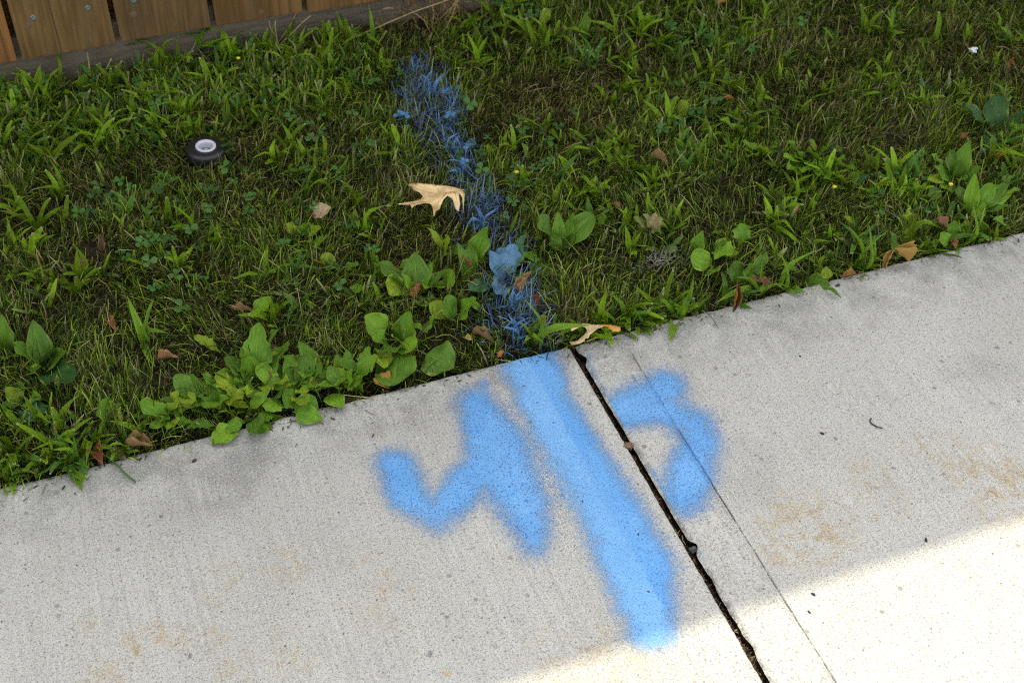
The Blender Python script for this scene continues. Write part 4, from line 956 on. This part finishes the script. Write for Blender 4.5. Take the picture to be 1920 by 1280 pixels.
def dead_mesh(seed, curl, fold, lobes, nt=14, nsd=4, narrow=1.0):
    rs = np.random.RandomState(seed); ph = rs.uniform(0, 6.28, 5); Vv, U, Ff = [], [], []
    for i in range(nt):
        t = i/(nt-1); w = (math.sin(math.pi*min(1, max(0, t))**.8)**.8 if 0 < t < 1 else .0)*narrow + .02
        w *= 1 + lobes*math.sin(t*15+ph[0]) + rs.uniform(-.09, .09)
        for j in range(2*nsd+1):
            u = j/nsd-1; a = u*curl*(1+.3*math.sin(3*t+ph[1]))
            hw = w*.5
            xx = hw*(math.sin(a)/max(curl, .05)) if curl > .05 else hw*u
            zz = hw*((1-math.cos(a))/max(curl, .05)) + fold*abs(u)*hw + .10*math.sin(t*3.0+ph[2])*t + .05*math.sin(t*8+ph[3]+2*u)*w + .06*math.sin(t*17+ph[0]+5*u)*w*abs(u) + rs.uniform(-.018, .018)*w
            Vv.append((xx+.06*math.sin(t*4+ph[4])*t, t, zz)); U.append((u, t))
    k = 2*nsd+1
    for i in range(nt-1):
        for j in range(k-1): Ff.append((i*k+j, i*k+j+1, (i+1)*k+j+1, (i+1)*k+j))
    return mesh_np('dead_leaf', Vv, Ff, [M['dead']], uv=U)
BR, TA, OR, RD, PA, YL = (.20, .085, .03), (.34, .22, .10), (.42, .17, .03), (.19, .06, .025), (.46, .38, .26), (.50, .33, .09)
DL = [((588, 405), (622, 392), .020, .03, 32, .5, .1, 0, PA, 'pale round dead leaf in the grass left of the oak leaf'),
      ((582, 398), (590, 410), .015, .02, 14, .8, .3, 0, BR, 'small brown scrap touching the pale round dead leaf'),
      ((432, 578), (476, 588), .012, .018, 17, .6, .2, .2, (.30, .17, .085), 'brown lobed dead leaf in the left lawn'),
      ((476, 588), (496, 558), .010, .025, 15, 1.1, .2, 0, (.36, .15, .04), 'orange curled leaf joined to the brown lobed one'),
      ((201, 600), (217, 617), .012, .016, 18, .7, .3, 0, (.34, .15, .06), 'small square orange brown leaf at left, under long pale blade'),
      ((297, 674), (334, 668), .008, .014, 17, .9, .3, .25, (.36, .20, .09), 'crumpled light brown leaf above the left sidewalk edge'),
      ((170, 846), (193, 868), .004, .012, 22, .9, .2, 0, (.30, .10, .05), 'red brown folded leaf beside the sidewalk, far left'),
      ((238, 832), (288, 838), .006, .012, 22, 1.3, .2, 0, (.30, .19, .09), 'tan arched leaf next to the red brown folded leaf'),
      ((200, 846), (234, 858), -.002, .004, 18, .3, .1, 0, (.20, .16, .11), 'grey flat dead leaf squeezed against the sidewalk, left'),
      ((974, 548), (998, 510), .008, .03, 16, 1.2, .3, 0, TA, 'narrow curled tan leaf just right of the blue strip'),
      ((862, 478), (880, 510), .03, .006, 20, 1.2, .3, 0, (.26, .14, .06), 'brown curled leaf leaning behind the folded plantain leaves'),
      ((996, 552), (1008, 572), .006, .008, 14, .6, .3, 0, RD, 'dark red scrap right of the blue strip'),
      ((775, 560), (788, 528), .008, .018, 18, .6, .2, .2, (.32, .12, .06), 'red brown leaf tucked under the plantain cluster'),
      ((738, 505), (750, 518), .01, .012, 16, .6, .2, .2, (.24, .08, .03), 'small rusty scrap left in the plantain cluster'),
      ((1373, 586), (1384, 525), .003, .035, 13, 1.5, .5, 0, (.38, .21, .06), 'narrow rolled brown leaf standing on the sidewalk edge'),
      ((1448, 535), (1400, 530), .004, .012, 30, .8, .2, .1, (.16, .085, .035), 'wide brown leaf in the shadow of the grass right of centre'),
      ((1660, 505), (1676, 466), .003, .028, 15, 1.2, .5, 0, (.44, .28, .075), 'yellow folded leaf on the edge, its lower left lobe'),
      ((1676, 466), (1705, 490), .028, .004, 17, 1.3, .5, 0, YL, 'yellow folded leaf on the right sidewalk edge'),
      ((1752, 412), (1780, 432), .018, .012, 26, .7, .4, .2, (.26, .14, .06), 'brown crumpled leaf in the lawn near the right edge'),
      ((1866, 298), (1890, 284), .02, .025, 20, .9, .2, 0, (.50, .19, .03), 'bright orange leaf at the right border of the lawn'),
      ((1218, 290), (1252, 312), .02, .012, 15, 1.0, .3, 0, TA, 'narrow tan leaf in mid lawn'),
      ((1352, 186), (1376, 187), .02, .02, 9, .8, .3, 0, (.42, .20, .06), 'small orange sliver in the upper mid lawn'),
      ((1782, 452), (1792, 464), .002, .006, 14, .8, .3, 0, (.34, .17, .07), 'tiny orange brown scrap at the right sidewalk edge'),
      ((706, 706), (730, 726), .006, .004, 26, .6, .2, .1, (.40, .22, .035), 'orange yellow dying leaf beside the big plantain leaf'),
      ((885, 625), (928, 640), .004, .006, 13, 1.3, .4, 0, (.28, .19, .10), 'tan rolled leaf by the edge left of the blue stripe'),
      ((872, 630), (884, 640), .006, .012, 14, .5, .1, 0, (.50, .42, .16), 'pale yellow scrap beside the tan rolled leaf'),
      ((934, 670), (945, 658), .002, .008, 16, .7, .2, 0, (.42, .15, .055), 'small orange scrap at the head of the blue stripe'),
      ((185, 438), (190, 470), .03, .004, 14, 1.1, .4, 0, (.36, .24, .14), 'upright tan leaf in the left lawn'),
      ((148, 498), (168, 490), .006, .014, 22, .7, .3, .1, (.22, .085, .04), 'dark red brown leaf below the upright tan leaf'),
      ((1578, 520), (1606, 514), .002, .006, 13, .8, .3, 0, (.36, .18, .06), 'orange brown scrap at the edge right of the flopped leaf'),
      ((1488, 385), (1500, 402), .012, .006, 18, .7, .2, .1, (.30, .14, .05), 'orange brown leaf half hidden in the right lawn'),
      ((1345, 8), (1362, 4), .02, .02, 16, .6, .2, 0, (.36, .15, .04), 'orange leaf at the top border right of the bare soil'),
      ((1890, 130), (1902, 108), .015, .03, 9, .8, .3, 0, (.34, .15, .06), 'thin rust leaf in the upper right corner'),
      ((1800, 262), (1816, 250), .012, .02, 15, .7, .3, .2, (.28, .10, .04), 'red brown leaf under the dark plantain'),
      ((10, 402), (24, 398), .015, .02, 12, .5, .2, 0, (.50, .24, .04), 'small orange leaf at the left border'),
      ((1144, 384), (1166, 392), .012, .012, 13, .9, .3, .1, (.28, .16, .07), 'small tan leaf near the withered weed')]
for i, (b_, t_, hb, ht, wpx, curl, fold, lob, colr, lab) in enumerate(DL):
    B, T = at(*b_, hb), at(*t_, ht)
    o = ob('dead_leaf', dead_mesh(500+i, curl, fold, lob, narrow=1.0))
    o.matrix_world = orient(B, T, wpx/1380., rng.normal(0, .15)); o.color = (*(np.array(colr)*.82), 1)
    tag(o, lab, 'dead leaf')
    md = o.modifiers.new('thickness', 'SOLIDIFY'); md.thickness = .012; md.offset = 0

# clippings, crumbs of soil and straw along the sidewalk edge
n = 900
xx = rng.uniform(-1.0, 1.4, n); yy = -np.abs(rng.normal(0, .010, n))*np.where(rng.uniform(0, 1, n) < .08, 5, 1)-.001
keep = fbm(xx, yy*0+3, 9, 88) + .25*rng.uniform(-1, 1, n) > .47
xx, yy = xx[keep], yy[keep]; n = len(xx)
cb = np.array([[.10, .07, .04], [.05, .035, .022], [.24, .19, .10], [.09, .14, .03], [.045, .035, .025]])[rng.randint(0, 5, n)]*rng.uniform(.6, 1.2, (n, 1))
Vv, Ff, cc = strips(np.stack([xx, yy, slab_z(xx, yy)+.0012], 1), rng.uniform(.001, .008, n)*np.where(rng.uniform(0, 1, n) < .12, 2.2, 1), rng.uniform(.0006, .0022, n), rng.uniform(0, 6.28, n), rng.normal(1.5, .12, n), rng.normal(0, .2, n), cb, cb, .7, rng.uniform(-.3, .3, n))
tag(ob('edge_clippings', mesh_np('edge_clippings', Vv, Ff, [M['crumbs']], col=cc)), 'crumbs of soil and grass clippings along the sidewalk edge', 'litter', kind='stuff')

# ------------------------------------------------------------------ sprinkler head
def lathe(name, prof, n_, mat):
    Vv, Ff = [], []
    for r_, z_ in prof:
        for k_ in range(n_): a = 2*math.pi*k_/n_; Vv.append((r_*math.cos(a), r_*math.sin(a), z_))
    for j in range(len(prof)-1):
        for k_ in range(n_): Ff.append((j*n_+k_, j*n_+(k_+1) % n_, (j+1)*n_+(k_+1) % n_, (j+1)*n_+k_))
    return pydata(name, Vv, Ff, [mat], True)
sp = tag(ob('sprinkler_head', None, loc=(SPR[0], SPR[1], .001)), 'round black sprinkler head with white ring, set in the lawn', 'sprinkler head')
sp.rotation_euler = (R(2), R(3), 0)
ob('body', lathe('body', [(.0225, -.045), (.0230, -.004), (.0255, 0), (.0283, .003), (.0288, .008), (.0285, .014), (.0272, .0178), (.0250, .0194), (.0200, .0199), (.0136, .0200), (.0134, .0190), (.0115, .012)], 64, M['black']), sp)
ob('ring', lathe('ring', [(.0148, .0192), (.0149, .0212), (.0143, .0219), (.0128, .0221), (.0112, .0219), (.0105, .0211), (.0102, .0180), (.0098, .0120), (.0090, .0112)], 64, M['white']), sp)
ob('nozzle_floor', lathe('nozzle_floor', [(.0100, .0112), (.0085, .0118), (.0075, .0108), (.0001, .0108)], 40, M['grey_plastic']), sp)
ob('screw', lathe('screw', [(.0026, .0106), (.0026, .0140), (.0020, .0146), (.0012, .0146), (.0010, .0138), (.0001, .0138)], 24, M['white']), sp)

# ------------------------------------------------------------------ stalks, seed heads, twigs, chips
def path(pxs, sub=4):
    P_ = [np.array(at(a, b, h)) for a, b, h in pxs]; out = []
    for i in range(len(P_)-1):
        p0, p1, p2, p3 = P_[max(i-1, 0)], P_[i], P_[i+1], P_[min(i+2, len(P_)-1)]
        for k in range(sub):
            t = k/sub; out.append(.5*((2*p1)+(-p0+p2)*t+(2*p0-5*p1+4*p2-p3)*t*t+(-p0+3*p1-3*p2+p3)*t**3))
    out.append(P_[-1]); return out
def stalk(name, pxs, r0, r1, label, cat, mat='straw'):
    pts = path(pxs); c = pts[0].copy()
    return tag(ob(name, tube(name, [p_-c for p_ in pts], r0, r1, M[mat]), loc=tuple(c)), label, cat)
stalk('dry_stalk', [(655, 74, .005), (700, 55, .02), (770, 25, .05), (845, -2, .08), (900, -30, .1)], .0014, .0009, 'long tan straw stalk leaning across the top of the fence board', 'dry stalk')
stalk('dry_stalk', [(520, 88, .0), (540, 70, .02), (565, 45, .05), (582, 30, .065)], .0012, .0007, 'pale dry stalk leaning right in front of the bottom board', 'dry stalk')
stalk('dry_stalk', [(516, 90, .0), (530, 68, .02), (545, 45, .045), (556, 24, .07)], .0007, .0004, 'thin dry stalk, upright one beside the pale leaning stalk', 'dry stalk')
stalk('dry_stalk', [(514, 92, .0), (518, 70, .02), (508, 55, .04), (505, 40, .055)], .0007, .0004, 'thin curled dry stalk left of the pale leaning stalk', 'dry stalk')
stalk('dry_stalk', [(525, 95, .0), (520, 75, .02), (516, 50, .05), (517, 36, .06)], .0009, .0006, 'short dry seed stalk in front of the grey bottom board', 'dry stalk')
stalk('dry_stalk', [(168, 130, .02), (166, 115, .03), (163, 98, .045)], .0011, .0006, 'pale straw stub against the fence foot, far left', 'dry stalk')
stalk('dry_stalk', [(180, 145, .02), (198, 132, .03), (205, 118, .045), (209, 110, .05)], .0008, .0007, 'bent straw below the second fence board', 'dry stalk')
stalk('grass_stem', [(198, 852, .004), (220, 872, .004), (240, 892, .0035), (254, 903, .003)], .0014, .0010, 'dark green grass stem lying on the sidewalk, far left', 'grass stem', 'stem' if 'stem' in M else 'straw')
M['stem'] = mat_simple('green_stem', (.035, .08, .02), (.06, .12, .03), 200, .6, .2)
bpy.data.objects['grass_stem'].data.materials[0] = M['stem']
stalk('grass_stem', [(1316, 582, .012), (1332, 592, .008), (1348, 616, .003)], .0008, .0004, 'thin green stem drooping onto the sidewalk, right of the hanging blade', 'grass stem', 'stem')
stalk('dry_stalk', [(630, 738, .004), (660, 742, .003), (690, 745, .002), (702, 749, .0015)], .0007, .0004, 'fine straw on the sidewalk beside the glossy leaves', 'dry stalk')
stalk('dry_stalk', [(1100, 640, .004), (1130, 628, .004), (1150, 622, .004)], .0009, .0006, 'straw along the sidewalk edge under the torn oak leaf', 'dry stalk')
stalk('twig', [(1634, 784, .002), (1631, 788, .0015), (1634, 793, .0012), (1643, 799, .0015), (1655, 802, .002)], .0009, .0007, 'tiny curled black twig on the right slab', 'twig', 'dark')
# seed heads
def seedhead(px, py, h, label, L=.016):
    c = at(px, py, h); rs = np.random.RandomState(int(px)); Vv, Ff, cc = [], [], []
    n_ = 60; t = rs.uniform(0, 1, n_); a = rs.uniform(0, 6.28, n_)
    P_ = np.stack([.0006*np.cos(a), .0006*np.sin(a), t*L], 1)
    colr = np.array([.20, .22, .05])*rs.uniform(.7, 1.4, (n_, 1))
    Vv, Ff, cc = strips(P_, np.full(n_, .0042), np.full(n_, .0016), a, rs.uniform(.3, .9, n_), np.full(n_, -.3), colr, colr*1.2, .3, rs.uniform(-1, 1, n_))
    o = ob('seed_head', mesh_np('seed_head', Vv, Ff, [M['grass']], col=cc), loc=tuple(c)); o.rotation_euler = (rs.normal(0, .2), rs.normal(0, .2), 0)
    z0 = float(soil_z(c[:1], c[1:2])[0])-c[2]
    ob('stem', tube('stem', [(0, 0, z0), (.001, 0, z0*.5), (0, 0, .002)], .0007, .0006, M['stem'], 5), o)
    tag(o, label, 'seed head')
for px, py, h, lab in [(248, 66, .05, 'yellow green seed spike in front of the third fence board'), (1195, 560, .035, 'fuzzy green seed head left of the hanging blade at the edge'), (1165, 550, .035, 'greenish seed head next to the fuzzy one at the edge'), (1023, 612, .04, 'small seed spike at the edge near the joint'),
                       (736, 585, .03, 'thin seed spike in the plantain by the edge'), (228, 790, .03, 'fuzzy seed head over the left sidewalk edge'), (104, 815, .03, 'pale seed head in the lower left lawn'), (108, 722, .03, 'green seed spike above the left weeds'), (1822, 415, .03, 'bristly seed head at the right border'), (1646, 425, .04, 'seed spike in the fan shaped crabgrass'), (900, 452, .02, 'short seed spike beside the folded plantain leaf'), (507, 712, .04, 'fuzzy seed head among the dandelion leaves'), (590, 725, .04, 'pale seed head behind the glossy leaves')]:
    seedhead(px, py, h, lab)
# withered weed: pale frilled leaves round a dead crown
e = tag(ob('withered_weed', None, loc=tuple(at(1222, 440, 0))), 'withered pale thistle like weed in mid lawn right of centre', 'dead weed')
for i, (px, py, h, w_, colr) in enumerate([(1188, 408, .05, 18, (.17, .20, .07)), (1205, 402, .05, 20, (.22, .22, .09)), (1228, 398, .045, 22, (.34, .28, .16)), (1238, 415, .03, 20, (.32, .26, .15)), (1215, 425, .03, 22, (.36, .30, .20)), (1195, 425, .03, 16, (.20, .20, .08)), (1208, 450, .012, 24, (.28, .25, .15)), (1240, 408, .045, 14, (.40, .33, .20)), (1240, 440, .05, 14, (.12, .19, .05)), (1280, 440, .03, 16, (.13, .20, .06)), (1270, 465, .02, 14, (.14, .20, .07)), (1212, 470, .02, 14, (.12, .18, .05)), (1290, 425, .03, 16, (.13, .20, .06))]):
    c = at(1218 if i < 9 else 1236, 442 if i < 9 else 470, .008)
    part(e, 'leaf', LM['tooth'][i % 3], orient(c, at(px, py, h), w_/1300., rng.normal(0, .9)), colr)
nn = 130; xx = at(1245, 495)[0]+rng.normal(0, .016, nn); yy = at(1245, 495)[1]+rng.normal(0, .008, nn)
Vv, Ff, cc = strips(np.stack([xx, yy, soil_z(xx, yy)+rng.uniform(.006, .016, nn)], 1), rng.uniform(.006, .02, nn), rng.uniform(.0006, .002, nn), rng.uniform(0, 6.28, nn), rng.normal(1.4, .3, nn), rng.normal(0, 1.3, nn), np.full((nn, 3), .22)*np.array([1, .95, .8]), np.full((nn, 3), .30)*np.array([1, .95, .85]), .5, rng.uniform(-.8, .8, nn))
tag(ob('dead_fibre_clump', mesh_np('dead_fibre_clump', Vv, Ff, [M['grass']], col=cc)), 'grey clump of dead fibres below the withered weed', 'dead weed')
# dry rusty shrub at the fence, top of the lawn
e = tag(ob('dry_weed', None, loc=tuple(at(815, 62, 0))), 'dry brown twiggy weed growing at the right end of visible fence', 'dead weed')
nn = 420; c0 = at(815, 55)
xx = c0[0]+rng.normal(0, .045, nn); yy = np.minimum(c0[1]+rng.normal(0, .035, nn), YF-.01); zz = rng.uniform(.0, .085, nn)
cb = np.array([[.16, .10, .04], [.11, .12, .03], [.09, .06, .03], [.26, .14, .05]])[rng.randint(0, 4, nn)]*rng.uniform(.5, 1.1, (nn, 1))
Vv, Ff, cc = strips(np.stack([xx, yy, zz], 1)-np.array(e.location), rng.uniform(.008, .02, nn), rng.uniform(.001, .0028, nn), rng.uniform(0, 6.28, nn), rng.uniform(.2, 1.6, nn), rng.normal(0, .6, nn), cb, cb*1.2, .5, rng.uniform(-.8, .8, nn))
ob('foliage', mesh_np('foliage', Vv, Ff, [M['grass']], col=cc), e)
for k in range(5):
    a = np.array([rng.normal(0, .015), rng.normal(0, .01), -.005]); b_ = a+np.array([rng.normal(0, .05), rng.normal(-.005, .02), rng.uniform(.05, .10)])
    ob('twig', tube('twig', [a, (a+b_)/2+np.array([.006, 0, .004]), b_], .0011, .0005, M['straw'], 5), e)
# white fluff, yellow flowers
wf = lump('petal_tuft', .006, 77, [mat_simple('white_petals', (.62, .62, .66), (.74, .74, .76), 300, .8, .5)], .8, 3, .9)
tag(ob('white_flower', wf, loc=tuple(at(1825, 94, .022))), 'small white clover flower in the upper right lawn', 'flower')
yf = lump('yellow_bloom', .0032, 78, [mat_simple('yellow_petals', (.55, .45, .02), (.66, .58, .04), 300, .7, .4)], .7, 2, .6)
for px, py, lab in [(1664, 313, 'tiny yellow flower beside the round leaved rosette'), (969, 322, 'tiny yellow flower right of the blue strip'), (1565, 350, 'tiny yellow flower below the big rosette'), (1783, 345, 'tiny yellow flower by the tall oval leaves'), (447, 109, 'tiny yellow flower at the foot of the fence')]:
    tag(ob('yellow_flower', yf, loc=tuple(at(px, py, .03))), lab, 'flower')
# chips, clods and pebbles lying on the slabs
CH = [(1571, 536, .0042, 'black square chip on the right slab near the flopped leaf'), (365, 864, .0032, 'dark splinter on the left slab near the lawn'), (1736, 1012, .0030, 'black speck of bark just above the sunlit strip'), (1525, 1114, .0026, 'dark bit of bark in the sunlit strip, upper one'), (1517, 1147, .0022, 'dark bit of bark in the sunlit strip, lower one'),
      (838, 1156, .0030, 'grey pebble set in the left slab, upper'), (806, 1226, .0042, 'grey pebble low on the left slab'), (838, 1262, .0050, 'flat tan pebble at the bottom of the left slab'), (715, 1103, .0042, 'round tan pebble in the middle of the left slab'), (1092, 940, .0016, 'black fleck on the blue stripe, upper'), (1197, 1001, .0018, 'black fleck on the blue stripe, middle'), (1216, 1109, .0018, 'black fleck on the blue stripe, lower'),
      (1037, 793, .0014, 'black fleck near the head of the blue stripe'), (1541, 813, .0030, 'small dark stick like chip on the right slab'), (795, 723, .0022, 'black crumb by the big plantain leaf'), (1500, 668, .0016, 'black speck on the right slab near the lawn'), (1567, 822, .0034, 'flat grey pebble next to the stick like chip'), (1870, 652, .0036, 'grey chip near the right border'), (357, 1229, .0034, 'purple grey pebble on the left slab, bottom left'), (1646, 742, .0022, 'bluish pebble above the curled twig'), (1676, 877, .0026, 'dark pebble between the rust stains')]
M['pebble_tan'] = mat_simple('pebble_tan', (.26, .22, .15), (.34, .30, .21), 200, .85, .3)
M['pebble_grey'] = mat_simple('pebble_grey', (.13, .13, .135), (.20, .20, .205), 200, .85, .3)
for i, (px, py, r_, lab) in enumerate(CH):
    mt = M['pebble_tan'] if 'tan' in lab else (M['pebble_grey'] if ('pebble' in lab or 'grey' in lab) else M['dark'])
    c = at(px, py); z_ = float(slab_z(c[:1], c[1:2])[0])
    flat = 'pebble' in lab or 'grey chip' in lab
    o = ob('pebble' if flat else 'chip', lump('pebble' if flat else 'chip', r_, 40+i, [mt], .16 if flat else .45, 2, .5), loc=(c[0], c[1], z_+(.0 if flat else r_*.3)))
    o.rotation_euler = (0, 0, rng.uniform(0, 6.28)); o.scale = (1, .75 if flat else .6, 1)
    tag(o, lab, 'pebble' if flat else 'chip')
M['pebble_dark'] = mat_simple('pebble_dark', (.05, .05, .055), (.10, .10, .11), 200, .85, .3)
M['clod'] = mat_simple('clod', (.10, .06, .035), (.22, .14, .08), 400, .95, .9, .1, .001)
c = at(1179, 833); tag(ob('dirt_clod', lump('dirt_clod', .0060, 12, [M['clod']], .8, 3, .6), loc=(c[0], c[1], -.003)), 'brown dirt clod lodged in the joint beside the hook mark', 'clod')
c = at(1301, 1022); tag(ob('pebble', lump('pebble', .0048, 15, [M['pebble_dark']], .8, 2, .7), loc=(c[0]+.001, c[1], -.008)), 'dark pebble wedged in the broken notch of the joint', 'pebble')
